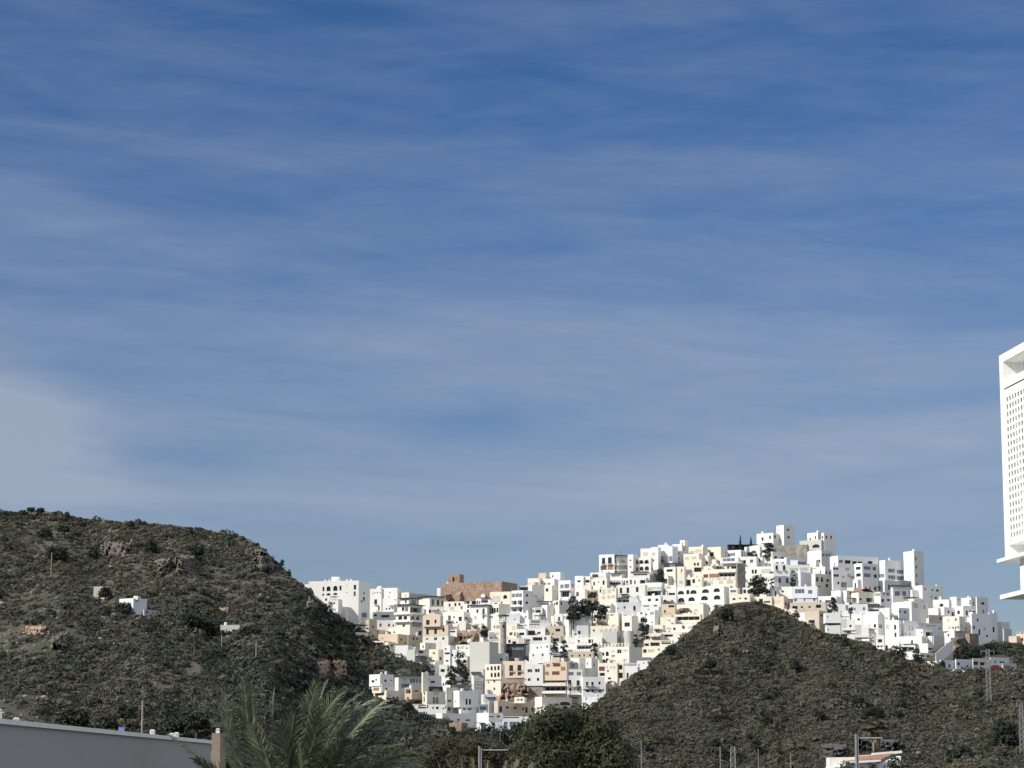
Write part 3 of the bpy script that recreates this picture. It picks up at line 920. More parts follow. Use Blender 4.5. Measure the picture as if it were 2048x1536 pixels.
1648 1830 1892 338 505 c24 : 1665,390,60,32b 1735,375,80,44b
1582 1778 1835 428 605 c22 : 1600,470,58,38b 1692,465,58,36b
1590 1812 1826 505 700 c14 : 1715,545,24,38 1755,545,26,38 1600,630,92,44g 1715,605,96,58t
1330 1478 1560 598 730 c32 : 1365,625,78,34
1500 1592 1605 595 735 c14 : 1552,625,14,38
385 588 602 670 760 w14 : 410,690,80,40t
400 600 612 748 870 c16 : 425,785,25,50 488,785,14,20 545,770,26,60a
190 300 312 715 810 w16 : 220,770,44,24t
312 385 392 720 810 w14 : 318,765,60,36t
190 320 332 882 1050 w16 : 208,920,34,54r
305 400 410 835 960 c14 :
640 790 802 688 770 w12 : 655,695,115,26t cn:645,785,684
605 788 800 768 848 w12 : 630,775,145,52t
782 1100 1112 738 830 w12 : 815,765,16,58 845,770,30,35 895,760,26,64 950,770,20,50 1022,765,70,46t
892 1135 1142 665 745 w12 : 940,682,180,24t cn:900,1130,662
1132 1150 1335 700 805 g58 :
490 718 728 868 1070 c15 : 510,880,18,45 545,890,45,62b 610,885,45,58b 668,875,34,38b 540,975,40,38b 610,970,40,38b 662,965,44,38b
338 480 492 895 975 p10 : 352,905,120,56t
722 1090 1102 830 1002 w15 : 765,862,32,68 852,860,34,70 972,855,34,65 770,970,44,24b 850,968,40,24b 975,962,40,26b # long white house with three tall dark windows in the upper town
1090 1302 1335 798 965 w18 : 1100,905,190,56t ra:1085,1300,830,890
725 1000 1015 1000 1062 w10 : 790,1005,140,44t 742,1008,36,40t cn:735,1000,995
728 1034 1045 1055 1195 bm : 735,1125,16,18 815,1105,28,32 940,1100,28,62d
1040 1288 1302 968 1110 w13 : 1125,1005,40,34 1222,1005,36,32 1066,1088,76,34t 1200,1085,44,46
1292 1490 1502 960 1072 w12 : 1330,1018,30,34 1422,1020,26,28
1352 1488 1500 832 965 w12 : 1388,930,84,34t 1360,850,60,30b
1500 2102 2165 848 1085 w14 : 1508,890,80,48a 1617,880,40,58a 1668,885,82,50a 1820,878,88,50a 1970,870,78,50a 1508,980,84,54a 1642,975,84,54a 1805,965,90,56a 1970,960,84,56a 1515,1065,80,16 1645,1062,115,16 1785,1058,100,18 # wide white building with two rows of big half round arches
1500 1598 1612 730 850 w14 : 1530,780,44,40b
1600 1818 1832 730 848 c14 : 1615,760,58,74t 1695,755,34,50 1775,760,16,25
1820 2250 2265 768 848 c12 : 1830,790,44,44b 1868,780,16,48 1905,775,60,48b 1950,772,22,46 2035,775,56,46b 2130,770,90,48b
1478 1835 1912 1072 1200 c22 : 1535,1150,28,38 1570,1150,28,38 1640,1150,20,34a 1665,1150,18,34a 1720,1140,44,36b
1300 1475 1485 1076 1205 p12 : 1390,1090,76,28 1330,1150,26,36
1470 1800 1815 1205 1330 c12 : 1485,1232,300,46t 
1290 1475 1490 1240 1345 c12 : st
1190 1318 1330 1340 1460 c14 : 1220,1390,50,40
1320 1758 1775 1330 1430 c12 : 1362,1370,66,36b 1450,1372,30,34 1560,1340,40,50t 1640,1360,70,36b
1300 1640 1655 1432 1540 c12 : 1330,1460,115,30t 1530,1460,20,24 1560,1440,60,40t
1090 1300 1320 1450 1560 c14 : 1110,1480,30,26b 1205,1480,34,30b 1240,1455,60,44t
R 1160 1230 8.533
1090 1580 1600 430 560 c10 : 1100,480,76,44t 1200,465,160,60t 1390,440,160,54t
1060 1480 1500 545 690 c10 : 1075,580,60,60t 1155,585,120,50b 1335,570,24,36
R 1120 1040 6.4
1092 1212 1312 1152 1340 w30 : 1157,1175,16,40 1182,1172,16,40 1100,1195,20,20 1170,1300,20,16
985 1092 1105 1172 1320 w14 : 1030,1180,24,26
790 918 1002 1222 1400 c28 : 825,1310,70,54
610 748 798 1188 1390 c20 : 645,1205,42,18 660,1340,50,10b
472 610 625 1210 1330 c15 : 505,1235,22,40 555,1232,26,44
460 622 635 1290 1365 p12 : 480,1310,60,30t 600,1302,14,34
160 420 485 1205 1360 bm : 190,1240,60,60b 320,1240,50,60b
35 115 165 1200 1350 w34 : 60,1320,14,20
388 738 752 1352 1450 c13 : 420,1395,25,30 510,1400,44,36b 570,1398,40,36b 630,1396,40,36b 695,1392,34,36b
388 485 495 1042 1170 c16 : 
485 640 700 1085 1150 w14 : 540,1095,100,34t
R 1400 1030 6.4
20 280 292 650 697 c12 : 100,685,30,10 210,662,66,28t
25 458 475 690 838 c14 : 45,750,60,45r 120,745,116,50r 242,742,205,42t cn:240,455,738
100 268 312 405 550 c26 : 118,470,60,55 240,585,14,20
62 104 110 515 645 c16 : 70,590,30,40t
725 940 1055 226 400 w32 : 790,275,24,45a 888,258,22,46a 890,355,25,26 945,255,32,46 # white cube house crowning the hill, beside its taller tower
982 1076 1215 126 390 w52 : 1120,170,26,30 1122,265,26,32 1000,180,10,20 # tallest white tower house on the very top of the hill
1375 1510 1560 222 335 w35 : 1402,285,18,30 1470,265,16,42 # low white part of the double house on the far right of the hilltop
1556 1590 1735 225 435 w58 : 1564,262,16,40 1612,262,20,40 1672,262,20,40 # white square tower right of the hilltop pavilion
1275 1555 1640 312 440 g30 : 1330,370,62,40a 1440,370,90,45a
980 1370 1385 378 530 k14 : # grey stone retaining wall under the hilltop tower
1335 1368 1380 385 495 c16 :
312 524 562 445 550 w22 : 355,485,98,36g
275 490 502 540 700 w15 : 288,550,165,56g 345,650,140,36t sl:270,495,610
466 482 562 620 950 k55 :
515 724 738 530 680 w15 : 555,572,34,44 643,568,38,42
725 800 815 540 640 w12 : 736,555,38,44 
570 768 785 405 540 w14 : 600,470,80,50t sp:570,760,380
800 928 1092 468 600 w50 : 950,525,38,28 1038,530,34,26
935 1078 1092 560 640 w14 :
1080 1108 1375 542 660 b56 : 1182,590,34,34b 1240,590,120,30t
530 938 952 655 840 w14 : 560,710,30,34 665,690,26,55a 702,690,28,55a 790,690,128,58b 860,640,40,14
942 1128 1142 622 770 bm : 970,645,30,62d 1063,645,32,62d # pale grey house with two blue doors above and a stone wall below
+ 952 1148 1160 790 935 gk : 1008,812,32,62v 1102,812,34,62v
1132 1418 1432 640 750 bm : 1150,680,110,40b 1290,675,100,44b
1152 1288 1432 728 920 b40 : 1220,790,30,30b
725 922 1175 910 1060 w45 : 748,965,58,36 842,962,60,36 ch:880,880
+ 932 1185 1195 915 1060 w12 : 950,955,50,30t 1045,965,30,24
1190 1500 1515 912 1048 b4 : 1215,945,128,56g 1385,960,56,48g ch:1350,880
+ 1190 1498 1512 1048 1120 b4 : 1205,1060,40,44g 1330,1060,20,44g 1450,1060,30,44g
545 658 672 928 1020 w12 : 550,950,40,50t 605,960,24,30
375 480 492 930 1015 c14 : 388,958,80,32g
380 640 655 1010 1160 c12 : 418,1060,38,26 500,1055,30,20 570,1058,34,24
+ 630 920 932 1042 1170 c12 : 632,1095,50,40b 705,1095,28,36a 756,1070,50,50t 820,1100,80,22t
925 1074 1115 1040 1180 p26 : 930,1092,108,44b
1150 1608 1625 1112 1215 t12 : 1182,1155,70,38t 1292,1160,28,26 1390,1160,28,26 1485,1145,66,42t
1215 1344 1450 1252 1420 b30 :
1345 1528 1612 1222 1460 t25 : 1390,1340,80,60t 1545,1260,40,40t
1020 1218 1232 1198 1330 c12 : 1080,1230,60,16
R 1600 1100 6.4
95 275 412 2 140 w42 : 288,45,28,38g 330,42,28,36g 368,38,24,36g 210,120,50,36t # white hilltop house with three panes in its shaded side, left of the long hotel
385 485 1000 72 220 w58 : 500,125,52,40g 575,125,74,45 672,135,54,36 740,135,60,40 800,130,60,36 870,125,60,36
+ 408 425 695 205 500 w58@-4.5 : 425,225,80,26 585,220,54,40b 435,308,70,34 540,325,34,34b 610,300,40,40b 480,402,28,34 525,405,78,70g
140 322 412 212 330 w30 : 165,220,40,16b 255,265,14,34 328,265,24,40a 370,265,24,40a
150 198 402 300 500 c52 : 210,340,28,64a 270,340,28,64a 340,362,34,40 330,430,34,34 230,460,40,14
700 800 1000 168 385 w46@-18 : 718,210,60,38 720,295,60,42 820,205,86,44g 820,295,88,48g 935,205,42,44 945,300,40,44 # white hotel wing with two rows of windows beside the tall blank tower
1000 1092 1338 128 388 w56@-6 : 1130,235,88,50g 1240,245,90,50g 1130,320,92,54g 1240,325,92,52g 1008,300,74,50g
1335 1468 1592 10 470 w46 : 1485,90,16,44 1487,195,16,40 1487,305,16,40 1495,420,14,28 # tall blank white tower block on the skyline
1350 1360 1430 310 410 g50 :
1240 1260 1440 395 480 b50 : 1280,420,130,40t ea:1240,1420,395
890 1085 1290 385 530 w48 : 945,430,14,46
632 640 872 362 510 g50 : 675,435,60,46v 760,435,30,34v 805,435,28,34v cn:640,810,345
400 520 600 515 590 w26 : 
530 600 660 515 600 b50 :
660 752 938 530 690 c50 : 765,615,25,28 850,605,74,56t pr
830 942 952 522 600 c14 :
945 1032 1168 538 690 w50 : 955,550,74,30t 1060,540,30,34 1108,525,40,58g 1045,625,30,40 1115,620,36,30
1165 1190 1395 462 670 w58 : 1215,525,70,62g 1310,520,50,60g ea:1170,1300,458
1370 1440 1555 510 650 w46 :
1440 1570 1832 450 650 w55 : 1600,485,14,30 1670,580,28,34b 1725,590,30,36 1780,600,34,40 1690,490,16,28 1745,495,30,30 1640,610,40,24b ds:1762,462
1270 1455 1560 612 680 c40 : 1285,625,20,26 1330,622,60,26t cn:1300,1470,606
1175 1430 1642 655 850 w46 : 1455,680,60,60b 1575,690,34,60b
1255 1268 1402 740 860 b52 : 1262,775,34,24 1332,775,34,34
+ 1150 1160 1400 832 910 b52 : 1170,855,20,34 1200,855,20,34 1240,855,20,34
860 1085 1095 722 800 w12 : 880,755,130,36t cn:865,1090,722
1085 1150 1165 740 910 w14 : 1095,860,30,26b
230 470 480 588 690 b12 : 250,640,26,40 320,650,30,40 400,600,30,30
440 870 880 690 800 bm :
720 745 1160 680 740 k50 :
330 520 642 805 920 wm : 350,845,14,22
+ 345 520 640 960 1090 wm : 355,1010,16,20
+ 345 515 600 918 962 d4 :
520 635 645 780 860 w10 : 525,850,100,10
602 704 712 890 1018 w2 : 
+ 525 602 608 880 1060 g2 :
+ 605 704 712 1062 1200 w2 : sl:550,712,1022
660 795 838 822 950 w20 : 735,875,34,24
805 1000 1082 822 1075 w26 : 880,945,30,60b 945,945,32,46a 945,1000,50,24b 1010,950,44,50g
785 880 888 988 1112 w2 : 
+ 712 786 790 955 1160 g2 : 
+ 792 888 894 1162 1260 w2 : sl:710,890,1112
960 1078 1088 1090 1212 w2 : 
+ 890 962 968 1080 1260 g2 :
940 1075 1085 1215 1310 w6 : 950,1222,30,24 990,1222,30,24 1030,1222,30,24
1090 1268 1330 895 1150 w14 : 1208,955,26,64a 1212,1055,24,60a 1108,955,34,60b # white house with two slim arches one above the other on the lower right edge
1325 1332 1510 902 1120 w50 : 1395,960,18,64a 1430,960,18,64a 1340,1055,18,34a 1400,1060,18,28a
1160 1268 1285 1180 1260 w6 : 
1275 1562 1710 1102 1270 w12 : 1425,1150,24,50a
1448 1572 1700 1012 1115 w40 : 1548,1048,18,16 1612,1045,110,60t 1680,1060,16,40
1505 1512 1830 930 1040 b50 : 1520,950,60,40t 1610,955,120,44t cn:1510,1740,940 1770,980,40,30b
1700 1712 1850 1100 1210 g52 : 1750,1050,40,60
1640 1690 1705 1100 1200 w30 :
1530 1640 1706 1195 1320 w25 : 1640,1250,60,26
1300 1475 1492 1218 1300 w4 : 1310,1240,58,40t 1392,1240,68,40t
1330 1470 1482 1300 1370 w4 :
1530 1540 1705 1315 1410 b50 : 1550,1330,50,40 1620,1330,40,40 1670,1345,20,50
R 1700 1080 5.885
980 1165 1180 700 800 w18 : 1055,745,44,38t
1180 1255 1315 668 745 w30 : 
1312 1428 1492 678 790 w28 : 1408,705,14,60
1488 1500 1632 668 1000 w30 : 1552,725,38,30 1566,810,16,48 1590,900,30,32 # plain pale house at the right end of the town with three openings one above another
1632 1645 1700 855 1110 b50 :
1690 1700 1800 960 1075 g50 :
1770 1790 1812 965 1060 b50 :
1800 1812 1860 1045 1110 g50 :
1228 1335 1525 772 910 w48 : 1265,825,30,46 1365,830,24,58v 1405,820,20,30 1440,830,40,30
1095 1290 1355 895 1055 c20 : 1150,930,30,28b 1240,920,18,30 1160,1015,30,30b 1207,1015,16,30a 1238,1015,16,30a 1266,1010,16,30a # cream house with three small arches in a row above the dark cliff
+ 1108 1230 1345 1050 1145 w40 : 1150,1100,20,36
1325 1428 1555 965 1110 w48 : 1350,1020,14,40 
1428 1440 1665 865 1185 b52 : 1455,1010,22,40 1515,1050,24,66v 1575,1030,30,34b 1600,1110,30,30 1500,920,20,40v
1380 1458 1505 910 970 w30 :
1400 1445 1455 850 915 w20 :
1362 1410 1515 1100 1235 s45 :
925 1038 1112 800 890 w30 : 1060,850,24,30
925 930 1110 880 960 t50 : 
1070 1110 1235 790 900 w40 : 1150,830,20,30 1195,840,26,50
860 1025 1065 1425 1530 c25@-7 :
1058 1070 1245 1412 1510 b52@-7 : 1100,1440,14,40 1160,1460,26,46 
1240 1250 1445 1402 1490 b50@-7 : 1265,1440,28,34 1370,1470,22,18
1440 1450 1645 1392 1480 g52@-7 : 1455,1430,56,40 1530,1435,56,38
1640 1655 1870 1380 1450 b52@-7 : 1700,1420,20,24 1760,1425,60,20
1790 1800 1960 1450 1530 g50@-7 : 1815,1480,80,36t
1870 1962 2048 1130 1195 p30 :
+ 1965 2090 2110 1100 1260 p20 : 1975,1150,20,36a 2020,1150,24,36a vl:1990,1100,22 vl:2034,1096,22
R 0 1000 5.12
958 1090 1110 885 985 t20 : # small ruined tan stone hut among the scrub
1220 1362 1502 1005 1175 w45 : 1330,1110,20,26 # white cube house alone on the scrubby hill
+ 1250 1345 1360 1110 1190 w20 : 1290,1130,30,40
+ 1365 1410 1420 982 1008 w20 : 
1465 1475 1650 1120 1185 g45 : 1490,1130,26,26
R 300 1000 5.12
720 916 925 1280 1390 g8 : 840,1325,44,50 # flat roofed grey house half hidden in the dark wood
'''

# ------------------------------------------------------------------ house parts, one mesh per kind and shared by every repeat
def unit_window(name, glass, frame, bars=(0.5,), fw=0.09, rails=(), arched=False):
    """fills 0..1 by 0..1 in x and z, looks towards -y"""
    b = MB()
    b.m = 0
    if arched:
        ps = [(0, 0.03, 0), (1, 0.03, 0), (1, 0.03, 0.62)] + [(0.5 + 0.5 * math.cos(a), 0.03, 0.62 + 0.38 * math.sin(a)) for a in [math.pi * k / 8 for k in range(1, 8)]] + [(0, 0.03, 0.62)]
        b.poly(ps)
    else:
        b.quad((0, 0.03, 0), (1, 0.03, 0), (1, 0.03, 1), (0, 0.03, 1))
    b.m = 1
    z1 = 0.62 if arched else 1
    b.box(0, fw, -0.02, 0.05, 0, z1); b.box(1 - fw, 1, -0.02, 0.05, 0, z1)
    b.box(fw, 1 - fw, -0.02, 0.05, 0, fw * 0.8)
    if not arched: b.box(fw, 1 - fw, -0.02, 0.05, 1 - fw * 0.8, 1)
    for x in bars: b.box(x - fw * 0.35, x + fw * 0.35, -0.015, 0.045, fw * 0.8, z1 - (0 if arched else fw * 0.8))
    for z in rails: b.box(fw, 1 - fw, -0.01, 0.04, z - fw * 0.3, z + fw * 0.3)
    return b.mesh(name, [glass, frame])


def unit_slats(name, mat, frame, n=9):
    b = MB()
    b.m = 1
    b.box(0, 0.06, -0.03, 0.05, 0, 1); b.box(0.94, 1, -0.03, 0.05, 0, 1); b.box(0.06, 0.94, -0.03, 0.05, 0, 0.05); b.box(0.06, 0.94, -0.03, 0.05, 0.95, 1)
    b.m = 0
    for k in range(n):
        z = 0.05 + 0.9 * k / n
        b.quad((0.06, -0.02, z), (0.94, -0.02, z), (0.94, 0.03, z + 0.9 / n), (0.06, 0.03, z + 0.9 / n))
    return b.mesh(name, [mat, frame])


WIN = {
    '': [unit_window('window', M_GLASS, M_FRAME), unit_window('window', M_GLASS, M_DARKFRAME, rails=(0.5,)), unit_window('window', M_GLASS, M_DARKFRAME)],
    'a': [unit_window('arched_window', M_GLASS, M_DARKFRAME, arched=True)],
    'd': [unit_window('balcony_door', M_GLASS, M_DARKFRAME, rails=(0.3,))],
    'g': [unit_window('glazed_window', M_BLUEGLASS, M_FRAME, bars=(0.33, 0.66), fw=0.06)],
    't': [unit_window('terrace_door', M_GLASS, M_FRAME, bars=(0.25, 0.5, 0.75), fw=0.035)],
    'b': [unit_slats('window_blind', M_BLIND, M_FRAME)],
    'r': [unit_slats('window_shutter', M_WOOD, M_DARKFRAME), unit_slats('window_shutter', M_RED, M_DARKFRAME)],
    'v': [unit_window('blue_window', M_NAVY, M_NAVY, rails=(0.3, 0.6))],
}
RECESS = {'': 0.22, 'a': 0.35, 'd': 0.2, 'g': 0.14, 't': 1.5, 'b': 0.10, 'r': 0.08, 'v': 0.2}


def rail_mesh():
    b = MB()
    b.box(0, 1, -0.02, 0.02, 0.96, 1); b.box(0, 1, -0.02, 0.02, 0.0, 0.05)
    for k in range(13): b.box(k / 12 - 0.006, k / 12 + 0.006, -0.012, 0.012, 0.05, 0.96)
    return b.mesh('balcony_rail', M_IRON)


def balustrade_mesh(mat):
    b = MB()
    b.box(0, 1, -0.1, 0.1, 0.86, 1); b.box(0, 1, -0.1, 0.1, 0, 0.1)
    for k in range(9): b.box(k / 8 * 0.97, k / 8 * 0.97 + 0.03, -0.08, 0.08, 0.1, 0.86)
    return b.mesh('balustrade', mat)


def chimney_mesh(mat):
    b = MB()
    b.box(-0.5, 0.5, -0.5, 0.5, -0.6, 0.72); b.box(-0.62, 0.62, -0.62, 0.62, 0.72, 0.8); b.box(-0.36, 0.36, -0.36, 0.36, 0.8, 0.92); b.box(-0.55, 0.55, -0.55, 0.55, 0.92, 1.05, top=0.55)
    return b.mesh('chimney', mat)


def antenna_mesh():
    b = MB()
    b.tube([(0, 0, -0.3), (0, 0, 1)], 0.02, 5)
    for k, z in enumerate((0.98, 0.86, 0.74)):
        b.box(-0.28 + 0.03 * k, 0.28 - 0.03 * k, -0.012, 0.012, z - 0.012, z + 0.012)
        for j in range(5): b.box(-0.26 + j * 0.13 - 0.006, -0.26 + j * 0.13 + 0.006, -0.10, 0.10, z - 0.006, z + 0.006)
    return b.mesh('antenna', M_STEEL)


def dish_mesh():
    b = MB()
    b.tube([(0, 0.2, -0.6), (0, 0.2, 0), (0, 0, 0.1)], 0.04, 5)
    n = 12
    rings = [[(0.5 * k * math.cos(a), 0.18 * k * k - 0.18, 0.15 + 0.5 * k * math.sin(a)) for a in [2 * math.pi * j / n for j in range(n)]] for k in (0.02, 0.4, 0.75, 1)]
    for r0, r1 in zip(rings, rings[1:]):
        for j in range(n): b.quad(r0[j], r0[(j + 1) % n], r1[(j + 1) % n], r1[j])
    b.tube([(0, -0.18, -0.3), (0, -0.5, 0.1)], 0.02, 4)
    return b.mesh('satellite_dish', M['w'])


ME_RAIL, ME_CHIM, ME_ANT, ME_DISH = rail_mesh(), chimney_mesh(M['w']), antenna_mesh(), dish_mesh()
ME_BAL = {k: balustrade_mesh(M[k]) for k in 'wcpt'}


def place(me, name, parent, loc, rz=0.0, sc=(1, 1, 1)):
    o = bpy.data.objects.new(name, me)
    COL.objects.link(o)
    o.parent = parent
    o.location = loc
    o.rotation_euler = (0, 0, rz)
    o.scale = sc
    return o


UP = Vector((0, 0, 1))


def wall_face(b, o, e, inn, W, z0, H, holes):
    """a wall from o along e, with openings (x0, x1, za, zb, depth, arched) cut into it"""
    ok = []
    for h in holes:
        x0, x1, a, c = max(h[0], 0.06), min(h[1], W - 0.06), max(h[2], z0 + 0.3), min(h[3], H - 0.06)
        if x1 - x0 < 0.15 or c - a < 0.15: continue
        if any(x0 < k[1] + 0.04 and x1 > k[0] - 0.04 and a < k[3] + 0.04 and c > k[2] - 0.04 for k in ok): continue
        ok.append((x0, x1, a, c) + tuple(h[4:]))
    xs = sorted({0, W} | {q for h in ok for q in h[:2]})
    zs = sorted({z0, H} | {q for h in ok for q in h[2:4]})
    P = lambda x, y, z: o + e * x + inn * y + UP * z
    for i in range(len(xs) - 1):
        for j in range(len(zs) - 1):
            cx, cz = (xs[i] + xs[i + 1]) / 2, (zs[j] + zs[j + 1]) / 2
            if any(h[0] < cx < h[1] and h[2] < cz < h[3] for h in ok): continue
            b.quad(P(xs[i], 0, zs[j]), P(xs[i + 1], 0, zs[j]), P(xs[i + 1], 0, zs[j + 1]), P(xs[i], 0, zs[j + 1]))
    for x0, x1, a, c, d, arch, kind in ok:
        b.quad(P(x0, 0, a), P(x0, d, a), P(x0, d, c), P(x0, 0, c)); b.quad(P(x1, 0, a), P(x1, 0, c), P(x1, d, c), P(x1, d, a))
        b.quad(P(x0, 0, a), P(x1, 0, a), P(x1, d, a), P(x0, d, a)); b.quad(P(x0, 0, c), P(x0, d, c), P(x1, d, c), P(x1, 0, c))
        if kind == 't':
            b.quad(P(x0, d + 0.06, a), P(x1, d + 0.06, a), P(x1, d + 0.06, c), P(x0, d + 0.06, c))
        if arch:
            rise = min((x1 - x0) / 2, (c - a) * 0.6)
            m = (x0 + x1) / 2
            arc = [(m + (x1 - x0) / 2 * math.cos(t), c - rise + rise * math.sin(t)) for t in [math.pi * k / 10 for k in range(11)]]
            for k in range(10):
                (xa, za), (xb, zb) = arc[k], arc[k + 1]
                b.quad(P(xb, 0, zb), P(xa, 0, za), P(xa, 0, c), P(xb, 0, c))
                b.quad(P(xa, 0, za), P(xb, 0, zb), P(xb, d, zb), P(xa, d, za))
    return ok


HOUSES = []          # facts used for the labels


def parse(line):
    sub = line.startswith('+')
    note = None
    if '#' in line: line, note = line.split('#'); note = note.strip()
    if ':' not in line: line += ' :'
    head, tail = line.lstrip('+ ').split(':', 1)
    h = head.split()
    return sub, [float(x) for x in h[:5]], h[5], tail.split(), note


def wing_yaw(xL, xM, xR, code):
    num = ''.join(ch for ch in code[1:] if ch.isdigit() or ch == '-')
    if num: return float(num)
    if 'k' in code: return -34.0
    if 'm' in code: return -7.0
    f, r = xM - xL, xR - xM
    if r > 0.12 * f: return min(62, max(12, math.degrees(math.atan(1.15 * r / max(f, 1)))))
    return 16.0


def block(root, ref, D, xL, xM, xR, yt, yb, code, items, cvt, ext, partname, rnd, plain=False, bare=False):
    """one rectangular body with its openings and fittings; returns facts"""
    U = lambda x: cvt[0] + x / cvt[2]
    Vv = lambda y: cvt[1] + y / cvt[2]
    phi = R(wing_yaw(xL, xM, xR, code) + (rnd.uniform(-3.5, 3.5) if partname == 'wall' else 0))
    base = pt(U(xM), Vv(yb), D)
    az = math.atan2(base.x, base.y)
    ppm = (pt(U(xM) + 1, Vv(yb), D) - base).length
    mpp = ppm / cvt[2]                                  # metres per table unit
    rot = lambda a: Vector((math.sin(a + az), math.cos(a + az), 0))
    nf = -rot(phi)                                      # faces us, turned to the left by phi
    eF = Vector((nf.y, -nf.x, 0)) * -1                  # from left end to the corner
    eF = Vector((-nf.y, nf.x, 0))
    if eF.dot(Vector((1, 0, 0))) < 0: eF = -eF
    eR = -nf                                            # from the corner away, along the right side
    Wf = (xM - xL) * mpp / max(0.15, math.cos(phi))
    r = xR - xM
    s = math.sin(phi)
    Dp = r * mpp / s if (s > 0.02 and r > 0) else 5.0
    Dp = min(max(Dp, 2.5 if partname != 'wall' else 3.5), 30)
    H = (yb - yt) * mpp
    o = base - (root.location if root else base)
    if root is None: o = Vector((0, 0, 0))
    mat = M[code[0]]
    holesF, holesR, ex = [], [], []
    for it in items:
        if it[0].isdigit() or it[0] == '-':
            q = it.split(',')
            kind = ''.join(ch for ch in q[3] if ch.isalpha())
            x, y, ww, hh = float(q[0]), float(q[1]), float(q[2]), float(q[3].rstrip('abcdefghijklmnopqrstuvwxyz'))
            za, zb = (yb - y - hh) * mpp, (yb - y) * mpp
            rec = min(RECESS[kind], Dp * 0.5)
            if x + ww / 2 < xM:
                k = Wf / max(xM - xL, 1)
                holesF.append(((x - xL) * k, (x + ww - xL) * k, za, zb, rec, kind == 'a', kind))
            else:
                k = Dp / max(r, 1)
                holesR.append(((x - xM) * k, (x + ww - xM) * k, za, zb, rec, kind == 'a', kind))
        else:
            ex.append(it)
    flags = set(ex)
    lower = False
    if partname == 'wall' and not bare and code[0] in 'wcpbt' and 'cy' not in flags and H > 2.2:
        for hs, WW in ((holesF, Wf), (holesR, Dp if r > 14 else 0)):
            if hs or WW < 2.6 or rnd.random() < 0.25: continue
            kk = max(1, int(WW / 3.0))
            nf_ = max(1, int(H / 2.9))
            kind_ = rnd.choice(('', '', '', 'b', 'g'))
            for fl in range(nf_):
                for i in range(kk):
                    if rnd.random() < 0.3: continue
                    cx = WW * (i + 0.5 + rnd.uniform(-.12, .12)) / kk
                    w_, h_ = rnd.choice(((0.9, 1.1), (0.7, 0.9), (0.9, 1.8), (1.4, 1.1)))
                    zb_ = H / nf_ * fl + 0.75
                    hs.append((cx - w_ / 2, cx + w_ / 2, zb_, min(zb_ + h_, H - 0.3), RECESS[kind_], False, kind_))
    if partname == 'wall' and not plain and code[0] in 'wcpbt' and H > 2.6 and rnd.random() < 0.75 and 'cy' not in flags:
        lower = True                                     # the storey below, where the ground drops in front
        for hs, WW in ((holesF, Wf), (holesR, Dp if r > 12 else 0)):
            kk = int(WW / 2.7)
            for i in range(kk):
                if rnd.random() < 0.35: continue
                cx = WW * (i + 0.5 + rnd.uniform(-.15, .15)) / kk
                w_, h_ = rnd.choice(((0.9, 1.1), (0.8, 0.9), (1.0, 1.9), (1.3, 1.1), (0.6, 0.6)))
                hs.append((cx - w_ / 2, cx + w_ / 2, -3.4, -3.4 + h_, 0.2, False, rnd.choice(('', '', '', 'b', 'g'))))
    b = MB()
    L = o - eF * Wf
    Rr = o + eR * Dp
    B = L + eR * Dp
    z0 = -ext
    if 'bt' in flags:                                    # sloping buttress
        for p, q in ((L, o),):
            b.quad(L + UP * z0, o + UP * z0, o + UP * (H * 0.55), L + UP * (H * 0.55))
            b.quad(L + UP * (H * 0.55), o + UP * (H * 0.55), o + eR * Dp * 0.9 + UP * H, L + eR * Dp * 0.9 + UP * H)
        b.poly([o + UP * z0, Rr + UP * z0, Rr + UP * H, o + eR * Dp * 0.9 + UP * H, o + UP * (H * 0.55)])
        b.poly([B + UP * z0, L + UP * z0, L + UP * (H * 0.55), L + eR * Dp * 0.9 + UP * H, B + UP * H])
        wall = b.build('buttress', mat, root)
        return dict(nw=0)
    if 'cy' in flags:                                    # rounded corner building
        b.tube([o - eF * Wf / 2 + eR * Wf / 2 + UP * z0, o - eF * Wf / 2 + eR * Wf / 2 + UP * H], Wf / 2, 28)
        b.build(partname, mat, root, smooth=False)
        return dict(nw=0)
    okF = wall_face(b, L, eF, eR, Wf, z0, H, holesF)
    okR = wall_face(b, o, eR, -eF, Dp, z0, H, holesR)
    b.quad(Rr + UP * z0, B + UP * z0, B + UP * H, Rr + UP * H)
    b.quad(B + UP * z0, L + UP * z0, L + UP * H, B + UP * H)
    # roof terrace sunk behind a parapet
    th, dz = min(0.25, Wf * 0.2, Dp * 0.2), min(0.7, H * 0.3)
    c = [L, o, Rr, B]
    ins = [L + eF * th + eR * th, o - eF * th + eR * th, Rr - eF * th - eR * th, B + eF * th - eR * th]
    for k in range(4):
        k2 = (k + 1) % 4
        b.quad(c[k] + UP * H, c[k2] + UP * H, ins[k2] + UP * H, ins[k] + UP * H)
        b.quad(ins[k] + UP * H, ins[k2] + UP * H, ins[k2] + UP * (H - dz), ins[k] + UP * (H - dz))
    b.quad(*[p + UP * (H - dz) for p in ins])
    for it in ex:
        k, _, a = it.partition(':')
        q = [float(x) for x in a.split(',')] if a else []
        if k == 'gb':                                    # rounded gable
            n = 10
            x0, x1 = Wf * 0.06, Wf * 0.94
            arc = [(x0 + (x1 - x0) * i / n, H + 0.9 * math.sin(math.pi * i / n)) for i in range(n + 1)]
            for i in range(n):
                (xa, za), (xb, zb) = arc[i], arc[i + 1]
                A_, B_ = L + eF * xa, L + eF * xb
                b.quad(A_ + UP * H, B_ + UP * H, B_ + UP * zb, A_ + UP * za)
                b.quad(A_ + UP * za, B_ + UP * zb, B_ + eR * Dp + UP * zb, A_ + eR * Dp + UP * za)
